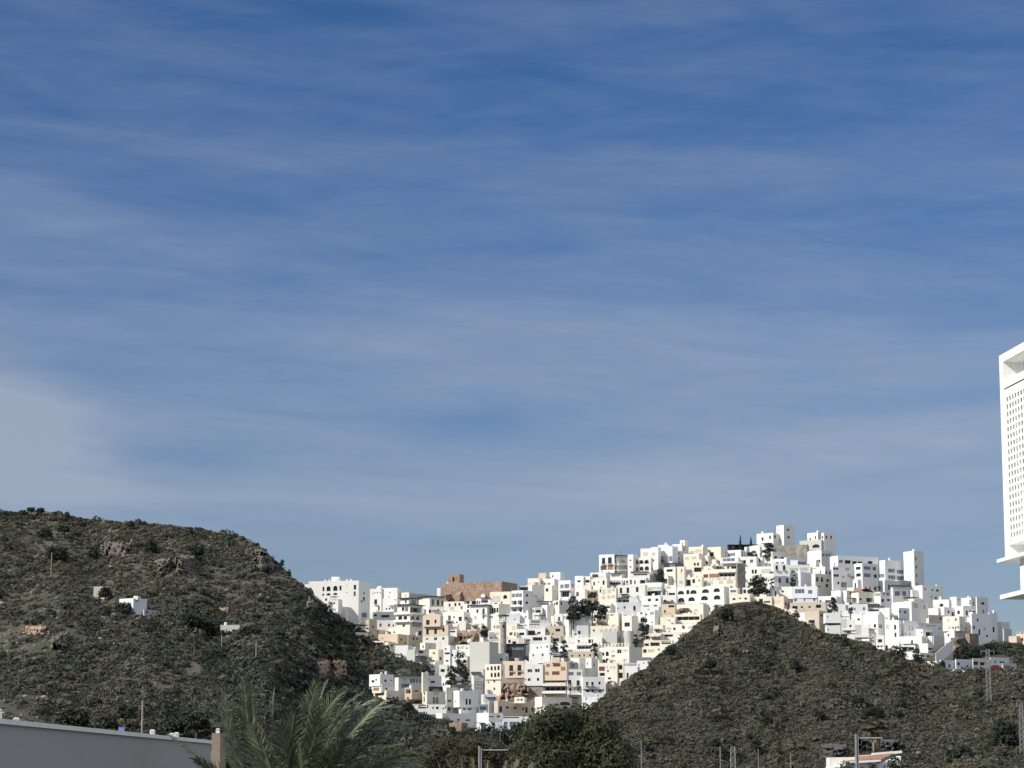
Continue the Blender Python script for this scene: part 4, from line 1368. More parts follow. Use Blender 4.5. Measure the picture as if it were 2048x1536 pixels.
        if k == 'sp':                                    # sloping parapet
            kk = Wf / max(xM - xL, 1)
            xa, xb = (q[0] - xL) * kk, (q[1] - xL) * kk
            top = (yb - q[2]) * mpp
            A_, B_ = L + eF * xa, L + eF * xb
            t2 = eR * 0.3
            if code[0] == 'w' and q[0] > 500: hi, lo = B_, A_
            else: hi, lo = A_, B_
            b.poly([A_ + UP * H, B_ + UP * H, hi + UP * top]); b.poly([A_ + t2 + UP * H, B_ + t2 + UP * H, hi + t2 + UP * top])
            b.quad(hi + UP * top, lo + UP * H, lo + t2 + UP * H, hi + t2 + UP * top)
    if 'pr' in flags:                                    # pitched clay roof
        rb = MB()
        ov = 0.4
        a0, a1 = L - eF * ov - eR * ov, o + eF * ov - eR * ov
        m0, m1 = L + eR * Dp / 2 - eF * ov, o + eR * Dp / 2 + eF * ov
        c0, c1 = B - eF * ov + eR * ov, Rr + eF * ov + eR * ov
        for u_, v_, w_, x_ in ((a0, a1, m1, m0), (m0, m1, c1, c0)):
            h0 = UP * (H - 0.05) if u_ is a0 else UP * (H + 1.3)
            h1 = UP * (H + 1.3) if u_ is a0 else UP * (H - 0.05)
            rb.quad(u_ + h0, v_ + h0, w_ + h1, x_ + h1)
        rb.build('roof', M_CLAY, root)
    wall = b.build(partname, mat, root)
    host = root if partname == 'wall' else wall          # a wing carries its own openings
    rzF, rzR = math.atan2(eF.y, eF.x), math.atan2(eR.y, eR.x)
    nw = 0
    kinds = {}
    for ok, st, e, inn, rz in ((okF, L, eF, eR, rzF), (okR, o, eR, -eF, rzR)):
        for x0, x1, a, cc, d, arch, kind in ok:
            me = rnd.choice(WIN[kind])
            zz = cc - a
            place(me, me.name.split('.')[0], host, st + e * x0 + inn * (d - 0.05) + UP * a, rz, (x1 - x0, 1, zz))
            nw += 1
            kinds[kind] = kinds.get(kind, 0) + 1
            if kind == 'd':
                bb = MB()
                w2 = x1 - x0 + 0.5
                bb.box(x0 - 0.25, x1 + 0.25, -0.75, -0.003, a - 0.12, a, st, e, inn)
                ba = bb.build('balcony', M['w'], host)
                if host is root:
                    place(ME_RAIL, 'railing', ba, st + e * (x0 - 0.25) - inn * 0.72 + UP * a, rz, (w2, 1, 0.95))
            elif kind == 't' and zz > 1.6 and x1 - x0 > 2.0:
                if rnd.random() < 0.65: place(ME_RAIL, 'terrace_railing', host, st + e * (x0 + 0.02) + inn * 0.12 + UP * a, rz, (x1 - x0 - 0.04, 1, 0.9))
    loc = lambda x: (L + eF * ((x - xL) * Wf / max(xM - xL, 1)), eF, eR, rzF) if x < xM else (o + eR * ((x - xM) * Dp / max(r, 1)), eR, -eF, rzR)
    for it in ex:
        k, _, a = it.partition(':')
        q = [float(x) for x in a.split(',')] if a else []
        if k == 'ch':
            p, e, inn, rz = loc(q[0])
            wd = (q[2] if len(q) > 2 else 22) * mpp
            place(ME_CHIM, 'chimney', root, p + inn * min(1.2, Dp / 2) + UP * H, rz, (wd, min(wd, 0.8), max(0.6, (yb - q[1]) * mpp - H)))
        elif k in ('sl', 'ea'):
            p0, e, inn, rz = loc(q[0])
            p1, e2, inn2, rz2 = loc(q[1])
            z = (yb - q[2]) * mpp
            sb = MB()
            out = 1.1 if k == 'sl' else 0.8
            if k == 'sl':
                ln = (p1 - p0).dot(e) if e == e2 else (o - p0).dot(e)
                sb.box(0, ln, -out, -0.004, z - 0.2, z, p0, e, inn)
                sb.box(0, ln, -out, -out + 0.12, z, z + 0.55, p0, e, inn)
                if e != e2:
                    ln2 = (p1 - o).dot(e2)
                    sb.box(0.004, ln2, -out, -0.004, z - 0.2, z, o, e2, inn2)
                    sb.box(0.004, ln2, -out, -out + 0.12, z, z + 0.55, o, e2, inn2)
                sb.build('balcony', M['w'], root)
            else:
                sb.box(-out, Wf + out, -out, Dp + out, z - 0.02, z + 0.22, L, eF, eR)
                sb.build('roof_edge', M_AWN if code[0] in 'cwd' else mat, root)
        elif k == 'cn':
            p0, e, inn, rz = loc(q[0])
            p1 = loc(q[1])[0]
            z = (yb - q[2]) * mpp
            ln = abs((p1 - p0).dot(e))
            cb = MB()
            cb.box(0, ln, -0.6, min(3, Dp * 0.6), z + 0.0, z + 0.14, p0, e, inn)
            for i in range(4):
                cb.box(ln * i / 3 * 0.97, ln * i / 3 * 0.97 + 0.1, -0.55, -0.45, H - 0.02 if z > H else 0, z, p0, e, inn)
            cb.build('canopy', M_AWN, root)
        elif k == 'ra':
            p0, e, inn, rz = loc(q[0])
            p1 = loc(q[1])[0]
            ln = abs((p1 - p0).dot(e))
            z0_, z1_ = (yb - q[3]) * mpp, (yb - q[2]) * mpp
            place(ME_BAL['w' if code[0] not in ME_BAL else code[0]], 'balustrade', root, p0 - inn * 0.02 + inn * (0.15 if z0_ >= H - 0.3 else -0.9) + UP * z0_, rz, (ln, 1, z1_ - z0_))
        elif k == 'dm':
            p, e, inn, rz = loc(q[0])
            rr = q[2] * mpp
            db = MB()
            cpt = p + inn * rr + UP * H
            rings = [[cpt + Vector((math.cos(a_), math.sin(a_), 0)) * rr * math.cos(t) + UP * (rr * 0.95 * math.sin(t) - (0.3 if t == 0 else 0)) for a_ in [2 * math.pi * j / 20 for j in range(20)]] for t in (0, 0.3, 0.65, 1.0, 1.35, 1.55)]
            for r0, r1 in zip(rings, rings[1:]):
                for j in range(20): db.quad(r0[j], r0[(j + 1) % 20], r1[(j + 1) % 20], r1[j])
            db.build('dome', mat, root)
        elif k == 'vl':
            p, e, inn, rz = loc(q[0])
            rr = q[2] * mpp
            vb = MB()
            n = 12
            for j in range(n):
                t0, t1 = math.pi * j / n, math.pi * (j + 1) / n
                for ra_, rb_ in ((rr, rr),):
                    A_ = p + e * (rr * math.cos(t0)) + UP * (H + rr * math.sin(t0)); B_ = p + e * (rr * math.cos(t1)) + UP * (H + rr * math.sin(t1))
                    vb.quad(A_, B_, B_ + inn * 4, A_ + inn * 4)
                    A2 = p + e * (rr * 0.7 * math.cos(t0)) + UP * (H + rr * 0.7 * math.sin(t0)); B2 = p + e * (rr * 0.7 * math.cos(t1)) + UP * (H + rr * 0.7 * math.sin(t1))
                    vb.quad(A_, A2, B2, B_)
                    vb.quad(A2 + inn * 0.4, p + UP * H + inn * 0.4, B2 + inn * 0.4, B2 + inn * 0.4)
            vb.build('vaulted_roof', M['p'], root)
        elif k == 'ds':
            p, e, inn, rz = loc(q[0])
            place(ME_DISH, 'satellite_dish', root, p + inn * 0.6 + UP * ((yb - q[1]) * mpp - 0.2), rz, (1.6, 1.6, 1.6))
        elif k == 'st':                                  # outside stair slanting down across the front
            sb = MB()
            for i in range(9):
                sb.box(Wf * (0.15 + 0.08 * i), Wf * (0.15 + 0.08 * (i + 1)), -1.3, -0.004, -1, H * (0.95 - 0.085 * i), L, eF, eR)
            sb.box(Wf * 0.02, Wf * 0.15, -1.3, -0.004, -1, H * 1.0, L, eF, eR)
            sb.build('outside_stair', M['c'], root)
    step = 0.0
    for tier in (0, 1) if partname == 'wall' and not plain and code[0] in 'wcpbtg' and Wf > 3.0 else ():   # walled terraces stepping down in front
        if rnd.random() > (0.85, 0.6)[tier]: continue
        tb = MB()
        x0, x1 = Wf * rnd.uniform(-0.05, 0.28), Wf * rnd.uniform(0.7, 1.04)
        dt, zt_ = rnd.uniform(1.4, 2.8) + step, rnd.uniform(-0.9, 0.5) - 2.7 * tier
        step = dt
        tl = L + eF * x0 - eR * dt
        W2 = x1 - x0
        hs = []
        x = rnd.uniform(0.3, 0.9)
        while x < W2 - 0.9:
            w2 = rnd.choice((0.8, 0.9, 1.2, 2.2, 3.0))
            if x + w2 > W2 - 0.3: break
            if rnd.random() < 0.75:
                kd = 't' if w2 > 2 else rnd.choice(('', '', 'b', 'a'))
                hs.append((x, x + w2, zt_ - 3.0, zt_ - 3.0 + (1.9 if kd in 'ta' and kd else 1.1), min(RECESS[kd], 0.9), kd == 'a', kd))
            x += w2 + rnd.uniform(0.5, 1.6)
        okT = wall_face(tb, tl, eF, eR, W2, -11.0, zt_, hs)
        tb.box(0, 0.02, 0.02, dt - 0.005, -11, zt_, tl, eF, eR); tb.box(W2 - 0.02, W2, 0.02, dt - 0.005, -11, zt_, tl, eF, eR)
        tb.box(0.02, W2 - 0.02, 0.02, dt - 0.005, zt_ - 1.2, zt_ - 0.9, tl, eF, eR)
        tb.box(0.02, W2 - 0.02, 0.02, 0.2, zt_ - 0.9, zt_ - 0.002, tl, eF, eR)
        ter = tb.build('terrace', mat if rnd.random() < 0.7 else M['w'], root)
        for a0, a1, za, zc, d_, ar, kd in okT:
            place(rnd.choice(WIN[kd]), rnd.choice(WIN[kd]).name.split('.')[0], ter, tl + eF * a0 + eR * (d_ - 0.05) + UP * za, rzF, (a1 - a0, 1, zc - za))
        if rnd.random() < 0.35: place(ME_RAIL, 'terrace_railing', ter, tl + eR * 0.1 + UP * zt_, rzF, (W2, 1, 0.8))
        if rnd.random() < 0.26 and not any(i.startswith('cn') for i in ex):
            cb = MB()
            c0 = W2 * rnd.uniform(0, 0.4); c1 = min(W2, c0 + rnd.uniform(2.4, 5)); zc = zt_ + rnd.uniform(1.3, 1.9)
            cb.box(c0, c1, 0.1, dt - 0.01, zc, zc + 0.10, tl, eF, eR)
            for xx in (c0 + 0.05, c1 - 0.13):
                cb.box(xx, xx + 0.08, 0.12, 0.2, zt_, zc, tl, eF, eR)
            cb.build('canopy', rnd.choice((M_AWN, M_AWN, M['w'], M_WOODPOLE)), root)
    if partname == 'wall' and Wf > 5 and rnd.random() < 0.22:   # water tank on the roof
        tk = MB()
        pp = L + eF * Wf * rnd.uniform(0.2, 0.8) + eR * Dp * 0.5 + UP * (H - dz)
        tk.tube([pp, pp + UP * (dz + 0.75), pp + UP * (dz + 0.95)], [0.5, 0.5, 0.2], 10)
        tk.build('water_tank', rnd.choice((M['w'], M['g'], M['w'])), root)
    if partname == 'wall' and H > 3:                     # small roof clutter
        q = rnd.random()
        p = L + eF * Wf * rnd.uniform(0.15, 0.85) + eR * Dp * rnd.uniform(0.3, 0.8) + UP * (H - dz)
        if q < 0.30: place(ME_ANT, 'antenna', root, p, rnd.uniform(-0.8, 0.8), (1.3, 1.3, rnd.uniform(1.8, 3.2)))
        elif q > 0.80 and Wf > 6 and Dp > 4.5 and H < 12:
            hb = MB()
            hb.box(-1.3, 1.3, -1.2, 1.2, -0.1, 2.0 + dz, L + eF * Wf * rnd.uniform(0.25, 0.75) + eR * Dp * 0.6 + UP * (H - dz), eF, eR)
            hb.build('stair_hut', mat, root)
        elif q < 0.52 and not any(i.startswith('ch') for i in ex): place(ME_CHIM, 'chimney', root, p + UP * dz, rzF, (0.7, 0.7, rnd.uniform(0.7, 1.2)))
    return dict(nw=nw, lower=lower, kinds=kinds, H=H, W=Wf, u=U((xL + xR) / 2), v=Vv((yt + yb) / 2), u0=U(xL), u1=U(xR), v0=Vv(yt), v1=Vv(yb), s=max(0, 1))


NAMES = dict(w='white_house', c='cream_house', p='peach_house', t='tan_house', g='grey_house', b='pale_house', s='stone_building', k='stone_wall', d='dark_pavilion_or_shade')
COLOURS = dict(w='white', c='cream', p='peach', t='tan', g='grey', b='bluish white', s='brown stone', k='grey stone', d='dark')
cvt = (0, 0, 1)
root, rD = None, 0
rnd = random.Random(5)
LINES = TOWN.strip().splitlines()
for li, line in enumerate(LINES):
    if line.startswith('R '):
        cvt = tuple(float(x) for x in line.split()[1:4])
        continue
    sub, (xL, xM, xR, yt, yb), code, items, note = parse(line)
    code, _, push = code.partition('@')
    U = cvt[0] + (xL + xR) / 2 / cvt[2]
    Vb = cvt[1] + yb / cvt[2]
    if not sub:
        low = Vb
        for nx_ in LINES[li + 1:]:
            if not nx_.startswith('+'): break
            low = max(low, cvt[1] + parse(nx_)[1][4] / cvt[2])
        rD = float(D_main(U, low)) + float(push or 0)
        base = pt(cvt[0] + xM / cvt[2], Vb, rD)
        nm = NAMES[code[0]]
        if note and 'church' in note.split(' below')[0] and code[0] == 's': nm = 'church'
        root = empty(nm, base, None, 'wall' if code[0] == 'k' else 'pavilion' if code[0] == 'd' else 'church' if nm == 'church' else 'house', 'houses of the hillside town')
        f = block(root, None, rD, xL, xM, xR, yt, yb, code, items, cvt, 0.4 if low > Vb + 3 else 11.0, 'wall', rnd, plain=low > Vb + 3, bare=bool(note and ('blank' in note or 'wall' in note)))
        f.update(root=root, code=code[0], note=note, u=U, v=cvt[1] + (yt + yb) / 2 / cvt[2], u0=cvt[0] + xL / cvt[2], u1=cvt[0] + xR / cvt[2], v0=cvt[1] + yt / cvt[2], v1=Vb)
        HOUSES.append(f)
    else:
        off = -0.02 if yt > HOUSES[-1]['v0'] else 0.02
        nm2 = 'lower_floor' if (cvt[1] + yt / cvt[2]) > HOUSES[-1]['v0'] + 4 else 'upper_floor'
        if abs((xM - xL)) < 60 and (yb - yt) > 120: nm2 = 'wall_fin'
        if code[0] == 's' and 'bt' not in items: nm2 = 'tower'
        f2 = block(root, None if False else root, rD + off * 20 + float(push or 0), xL, xM, xR, yt, yb, code, items, cvt, 11.0 if (nm2 == 'lower_floor' and Vb > low - 1) else 0.35, nm2, rnd)
        HOUSES[-1]['nw'] += f2['nw']
        for k_, n_ in f2.get('kinds', {}).items():
            HOUSES[-1].setdefault('kinds', {})[k_] = HOUSES[-1].get('kinds', {}).get(k_, 0) + n_
        HOUSES[-1]['v0'] = min(HOUSES[-1]['v0'], cvt[1] + yt / cvt[2])
        HOUSES[-1]['v1'] = max(HOUSES[-1]['v1'], Vb)

# every house gets words of its own: its look, then the thing one finds it by
MARKS = [('the brown stone church', 960, 1180), ('the slim round stone tower', 1007, 1262), ('the white building with half round arches', 1400, 1190),
         ('the topmost white tower house', 1572, 1070), ('the tall blank tower block', 1828, 1135), ('the skyline cube with brown shutters', 1213, 1126),
         ('the large hotel at the hill edge', 672, 1190), ('the small round dome', 757, 1185), ('the four arched cream villa', 820, 1240),
         ('the rounded peach gable', 866, 1250), ('the blank grey concrete building', 958, 1310), ('the peach house with balconies', 1028, 1340),
         ('the peach flats with brown shutters', 1112, 1345), ('the blank shaded end wall', 1262, 1308), ('the wall with blue doors', 1562, 1150),
         ('the pale modern cubes', 1690, 1255), ('the row of three small arches', 1904, 1245), ('the white outdoor stairs', 1888, 1298),
         ('the red clay roof gable', 1724, 1196), ('the top of the near hill', 1480, 1215), ('the stepped cream and tan house', 778, 1395),
         ('the dark glazed pavilion', 1028, 1296), ('the cream double arched loggia', 1107, 1425), ('the broad dark evergreen', 1516, 1163),
         ('the two slim cypresses', 1490, 1090), ('the lowest stacked terraces', 920, 1395), ('the streaked brown rock', 1030, 1384),
         ('the long hotel wing', 1735, 1130), ('the wide skyline loggias', 1286, 1130), ('the dark trees under the skyline cube', 1172, 1212)]
NUM = ['no', 'one', 'two', 'three', 'four', 'five', 'six', 'seven', 'eight', 'nine']


def words_for(f):
    W_, H_ = f['u1'] - f['u0'], f['v1'] - f['v0']
    sizes = []
    if W_ > 2.3 * H_: sizes.append('long low')
    elif H_ > 1.35 * W_: sizes.append('tall narrow')
    elif W_ * H_ > 900: sizes.append('big')
    elif W_ * H_ < 260: sizes.append('small')
    else: sizes.append('mid sized')
    col = COLOURS[f['code'][0]]
    k = f.get('kinds', {})
    n = lambda q: NUM[min(9, k[q])]
    lookers = []
    for q, one, many in (('a', 'arched opening', 'arched openings'), ('d', 'balcony door', 'balcony doors'), ('v', 'blue window', 'blue windows'), ('r', 'brown shutter', 'brown shutters'),
                         ('t', 'deep open terrace', 'deep open terraces'), ('g', 'wide glazed window', 'wide glazed windows'), ('b', 'closed pale blind', 'closed pale blinds')):
        if k.get(q): lookers.append('with ' + n(q) + ' ' + (one if k[q] == 1 else many))
    if k.get(''):
        lookers.append('with dark windows' if f.get('lower') or k[''] > 5 else 'with ' + n('') + (' dark window' if k[''] == 1 else ' dark windows'))
    if not lookers: lookers = ['with a plain wall'] if f.get('lower') else ['with a blank wall']
    thing = f['root'].name.split('.')[0]
    what = {'stone_wall': 'wall', 'stone_building': 'building', 'dark_pavilion_or_shade': 'flat roof'}.get(thing, 'house')
    for sz in sizes:
        for lk in lookers:
            yield f'{sz} {col} {what} {lk}'


used = set()
for f in HOUSES:
    r_ = f['root']
    if f.get('note') and len(f['note'].split()) > 16: print('LONG', f['note'])
    if f.get('note'):
        r_['label'] = f['note']; used.add(f['note']); continue
    near = sorted(MARKS, key=lambda m_: math.hypot(m_[1] - f['u'], (m_[2] - f['v']) * 1.3))
    done = False
    for m_ in near[:9]:
        dx, dy = f['u'] - m_[1], f['v'] - m_[2]
        dist = math.hypot(dx, dy)
        hor = 'right of' if dx > 0 else 'left of'
        ver = 'below' if dy > 0 else 'above'
        if abs(dx) > 2.2 * abs(dy): rel = hor
        elif abs(dy) > 1.6 * abs(dx): rel = ver
        else: rel = ver + ' and ' + hor
        if dist < 34: rel = 'just ' + rel
        elif dist > 90: rel = 'well ' + rel
        for wd in words_for(f):
            lab = f'{wd} {rel} {m_[0]}'
            if len(lab.split()) > 16: lab = lab.replace('mid sized ', '').replace('the white building with half round', 'the half round')
            if len(lab.split()) > 16: lab = lab.replace(' and left of', ' left of').replace(' and right of', ' right of')
            if len(lab.split()) <= 16 and lab not in used:
                r_['label'] = lab; used.add(lab); done = True
                break
        if done: break
    if len(r_.get('label', '').split()) > 16: print('LONG', r_['label'])
    if not done:
        r_['label'] = f"{COLOURS[f['code'][0]]} house {int(f['u'])} in the town"

# ------------------------------------------------------------------ trees
def crown_mesh(name, lobes, mats, n, size, seed, gap=0.0):
    """leaf clumps spread through several overlapping lobes"""
    g = np.random.default_rng(seed)
    Vs, mi = [], []
    tot = sum(l[3] ** 2 for l in lobes)
    for (x, y, z, r, q) in lobes:
        m = max(12, int(n * r * r / tot))
        d = g.normal(size=(m, 3)); d /= np.linalg.norm(d, axis=1)[:, None]
        d[:, 2] = np.where(d[:, 2] < -0.45, -d[:, 2], d[:, 2])
        rad = r * (0.45 + 0.55 * g.random(m) ** 0.55) * (1 + 0.22 * np.sin(d[:, 0] * 7 + seed) * np.cos(d[:, 1] * 6 + d[:, 2] * 5))
        c = d * rad[:, None] * np.array([1, 1, q]) + np.array([x, y, z])
        nrm = d + g.normal(size=(m, 3)) * 0.5
        nrm /= np.linalg.norm(nrm, axis=1)[:, None]
        a = np.cross(nrm, g.normal(size=(m, 3))); a /= np.linalg.norm(a, axis=1)[:, None]
        b = np.cross(nrm, a)
        s = g.uniform(size * 0.6, size, m)[:, None]
        Vs.append(np.stack([c - a * s - b * s * .4, c + a * s * .7 - b * s * .7, c + a * s + b * s * .4, c - a * s * .6 + b * s * .7], 1).reshape(-1, 3))
        mi.append((g.random(m) < 0.3).astype(int))
    V = np.concatenate(Vs)
    return np_mesh(name, V, np.arange(len(V)).reshape(-1, 4), [M_LEAF[k] for k in mats], np.concatenate(mi))


def tree(P, h, r, mats, label, seed, n=900, cat='tree', name='leafy_tree', group='trees in the place', lobes=None, q=0.85, leaf=None, low=0.0):
    g = random.Random(seed)
    root = empty(name, P, label, cat, group)
    if lobes is None:
        rv = min(r * 0.62, (h - low) * 0.42)
        lobes = [(0, 0, h - rv, rv, q), (r * 0.15, 0, low + (h - low) * 0.45, r * 0.6, q)]
        for k in range(9):
            a = k * 2.4 + g.uniform(-.3, .3)
            zz = low + (h - low) * (0.16 + 0.56 * (k / 9) + g.uniform(-.06, .06))
            sp_ = r * 0.58 * math.sqrt(max(0.1, 1 - (((zz - low) / (h - low) - 0.42) / 0.6) ** 2))
            lobes.append((math.cos(a) * sp_, math.sin(a) * sp_, zz, r * g.uniform(0.34, 0.52), q))
        if h - low < 3.2 * r:                            # low bushes are leafy to the ground
            for k in range(6):
                a = k * 1.05
                lobes.append((math.cos(a) * r * 0.55, math.sin(a) * r * 0.55, low + r * 0.30, r * 0.42, 0.8))
    c = crown_mesh('crown', lobes, mats, n, leaf or max(0.14, r * 0.13), seed)
    c.parent = root
    b = MB()
    th = h * 0.5
    b.tube([(0, 0, -2.5), (0.05 * r, 0, th * 0.5), (0, 0.04 * r, th)], [r * 0.12, r * 0.09, r * 0.07], 7)
    for l in lobes[1:5]:
        b.tube([(0, 0, th * 0.8), (l[0] * 0.5, l[1] * 0.5, (th + l[2]) / 2), (l[0], l[1], l[2])], [r * 0.06, r * 0.045, r * 0.02], 5)
    b.build('trunk', M_BARK, root)
    return root


def town_tree(u, v0, v1, wpx, label, seed, mats=('green', 'pine'), Dfun=D_main, n=1100, dD=-6, **kw):
    """tree of the town: v0 top, v1 foot, wpx crown width, all in photo pixels"""
    D = float(Dfun(u, v1)) + dD
    P = pt(u, v1, D)
    m = D / F_PX
    drop = 2.8 * float(town_mask(u, v1)) if Dfun is D_main else 0.0
    P.z -= drop
    return tree(P, (v1 - v0) * m + drop, wpx / 2 * m, mats, label, seed, n, low=drop * 0.15, **kw)


GT = 'trees standing among the houses'
town_tree(1146, 1190, 1228, 34, 'dark spreading tree at the left end of the row below the skyline cube', 1, dD=-16, group=GT)
town_tree(1168, 1196, 1224, 32, 'rounded dark tree between two bigger ones below the skyline cube', 2, dD=-16, group=GT)
town_tree(1184, 1184, 1230, 30, 'tallest dark tree of the row below the skyline cube', 3, dD=-16, group=GT)
town_tree(1204, 1208, 1226, 26, 'low bushy tree beside a small cream gable wall', 4, dD=-12, group=GT)
town_tree(921, 1302, 1346, 34, 'tall leafy tree beside the blank grey concrete building', 5, dD=-22, group=GT, n=600)
town_tree(902, 1330, 1356, 26, 'round dark tree just below the tall leafy one', 6, dD=-20, group=GT)
town_tree(930, 1336, 1360, 18, 'small tree at the foot of the grey concrete building', 66, dD=-20, group=GT)
town_tree(1288, 1234, 1268, 26, 'dark twisted tree between cream flats in the upper town', 7, dD=-14, group=GT)
town_tree(1516, 1148, 1178, 46, 'broad dark evergreen among the white houses under the hilltop', 8, dD=-14, group=GT, n=700)
town_tree(1544, 1142, 1172, 12, 'narrow dark climber on the wall with blue doors', 9, dD=-14, group=GT)
town_tree(1586, 1140, 1168, 14, 'dark creeper mass right of the wall with blue doors', 10, dD=-14, group=GT)
town_tree(1508, 1100, 1113, 17, 'round bush under the twin cypresses', 11, dD=-9, group=GT)
town_tree(1537, 1084, 1105, 26, 'spiky dark plants at the foot of the hilltop tower', 12, dD=-9, group=GT)
town_tree(1667, 1194, 1214, 18, 'dark palm like tree below the bluish hotel end', 13, dD=-12, group=GT)
town_tree(1659, 1208, 1224, 12, 'small dark tree beside the tan wall and the modern cubes', 14, dD=-12, group=GT)
town_tree(1701, 1204, 1222, 12, 'small lone tree in front of the pale long wall', 15, dD=-12, group=GT)
town_tree(1794, 1289, 1316, 44, 'wide dark tree at the top edge of the near hill', 16, dD=-30, group=GT, n=700)
town_tree(1834, 1296, 1332, 26, 'dark tree hugging the foot of the lowest white house', 17, dD=-30, group=GT)
town_tree(1848, 1318, 1340, 20, 'small dark tree above the long row of low houses', 18, dD=-26, group=GT)
town_tree(1128, 1280, 1308, 18, 'dark tree beside a white terrace with a long railing', 19, dD=-16, group=GT)
town_tree(1110, 1282, 1294, 16, 'low dark bush under the tan block', 20, dD=-12, group=GT)
town_tree(1219, 1354, 1364, 12, 'small round bush by the brown retaining wall', 21, dD=-10, group=GT)
town_tree(1271, 1268, 1288, 14, 'dark tree behind the cream flats with the blank end wall', 22, dD=-8, group=GT)
town_tree(1320, 1136, 1150, 20, 'green bush above the grey wall on the upper slope', 23, dD=-10, group=GT)
town_tree(1322, 1150, 1166, 16, 'dark bush at the end of the grey wall on the upper slope', 24, dD=-12, group=GT)
town_tree(968, 1250, 1266, 18, 'dark bush on the reddish rock face', 25, dD=-14, group=GT)
town_tree(1040, 1444, 1496, 62, 'blue green bushy tree in front of the lowest white terrace', 26, ('pine', 'green'), dD=-40, group=GT, n=1100)
town_tree(1000, 1450, 1492, 36, 'dark tree left of the blue green one at the town foot', 27, dD=-45, group=GT, n=600)
town_tree(905, 1452, 1480, 20, 'dark bush leaning on the brown shed', 28, dD=-30, group=GT)
town_tree(815, 1402, 1420, 22, 'low dark bush under the lower white terrace wall', 29, dD=-18, group=GT)
town_tree(1925, 1296, 1322, 26, 'dark tree on the cliff below the cream house with three arches', 30, dD=1, group=GT)
town_tree(1950, 1292, 1318, 30, 'green tree in front of the stone base at the right end of town', 31, dD=1, group=GT)
town_tree(1978, 1284, 1312, 34, 'large dark bush beneath the last white houses', 32, dD=1, group=GT)
town_tree(1885, 1320, 1336, 14, 'small bush at the foot of the white outdoor stairs', 33, dD=-18, group=GT)
GH = 'single trees and bushes on the hills'
for k, (u, v0, v1, wd, lab) in enumerate([
    (106, 1090, 1116, 34, 'dark round tree high on the big hill beside the wooden pole'),
    (124, 1092, 1120, 30, 'second dark tree touching the round one beside the wooden pole'),
    (186, 1090, 1114, 28, 'dark bush below the broken grey crag'),
    (128, 1050, 1066, 30, 'dark low tree near the crest of the big hill'),
    (90, 1054, 1074, 32, 'dark tree left of another near the hill crest'),
    (302, 1078, 1100, 28, 'dark green bush above the upright crags'),
    (395, 1090, 1112, 30, 'dark tree on top of the wide dark crag'),
    (62, 1014, 1024, 18, 'small bush on the skyline at the far end of the hill'),
    (80, 1015, 1026, 20, 'bushy shrub on the hill skyline above the crest'),
    (134, 1022, 1034, 12, 'small round shrub standing on the skyline'),
    (262, 1040, 1054, 16, 'shrub on the skyline above the broken crag'),
    (564, 1118, 1132, 10, 'small tree leaning out from the cliff skyline'),
    (578, 1138, 1152, 9, 'thin shrub on the steep end of the skyline'),
    (248, 1202, 1232, 46, 'broad dark tree in front of the lone white cube house'),
    (385, 1222, 1256, 52, 'big dark tree right of the lone white cube house'),
    (420, 1236, 1268, 44, 'dark tree left of the flat roofed grey house'),
    (500, 1250, 1276, 44, 'dark tree right of the flat roofed grey house'),
    (210, 1172, 1194, 30, 'dark tree beside the ruined stone hut'),
    (290, 1246, 1278, 40, 'dark tree below the lone white cube house')]):
    town_tree(u, v0, v1, wd, lab, 300 + k, ('green', 'pine') if k % 3 else ('pine', 'green'), dD=-4, group=GH, n=800, name='hill_tree')
for k, (u, v0, v1, wd, lab) in enumerate([
    (145, 1416, 1452, 74, 'dense dark tree right behind the grey wall chimney'),
    (212, 1428, 1460, 52, 'dark tree behind the middle of the grey wall'),
    (250, 1404, 1440, 48, 'dark tree just left of the thick wooden pole'),
    (345, 1436, 1466, 60, 'dark bushes behind the right part of the grey wall'),
    (392, 1416, 1462, 60, 'tall green tree behind the end of the grey wall'),
    (436, 1494, 1545, 60, 'green bush below the tan hut beside the palm')]):
    town_tree(u, v0, v1, wd, lab, 330 + k, ('green', 'olive'), D_spur, dD=-8, group=GH, n=900, name='hill_tree')
for k, (u, v0, v1, wd, lab) in enumerate([
    (1432, 1424, 1446, 24, 'dark bush in the middle of the near hill'),
    (1534, 1430, 1448, 26, 'dark oval bush on the face of the near hill'),
    (1430, 1474, 1494, 26, 'dark round bush low on the near hill'),
    (1512, 1476, 1500, 26, 'dark bush above the short thin pole on the near hill'),
    (1640, 1420, 1436, 26, 'dark bush left of the fan palm'),
    (1716, 1392, 1408, 30, 'dark bush above the fan palm'),
    (1804, 1394, 1412, 22, 'small dark bush right of the fan palm'),
    (1420, 1318, 1338, 30, 'dark green bush under the tan ledge'),
    (1590, 1318, 1340, 26, 'dark bush on the right shoulder of the near hill'),
    (1690, 1272, 1296, 22, 'dark bush on the near hill crest by the modern cubes'),
    (1920, 1490, 1520, 56, 'dark green bush at the bottom right below the pylon'),
    (2010, 1440, 1490, 60, 'large dark bush beside the farther pylon'),
    (1450, 1214, 1236, 40, 'dark bushes on the very top of the near hill'),
    (1340, 1290, 1312, 24, 'dark bush on the left edge of the near hill')]):
    town_tree(u, v0, v1, wd, lab, 350 + k, ('green', 'pine') if k % 2 else ('pine', 'olive'), D_near, dD=-3, group=GH, n=800, name='hill_tree')

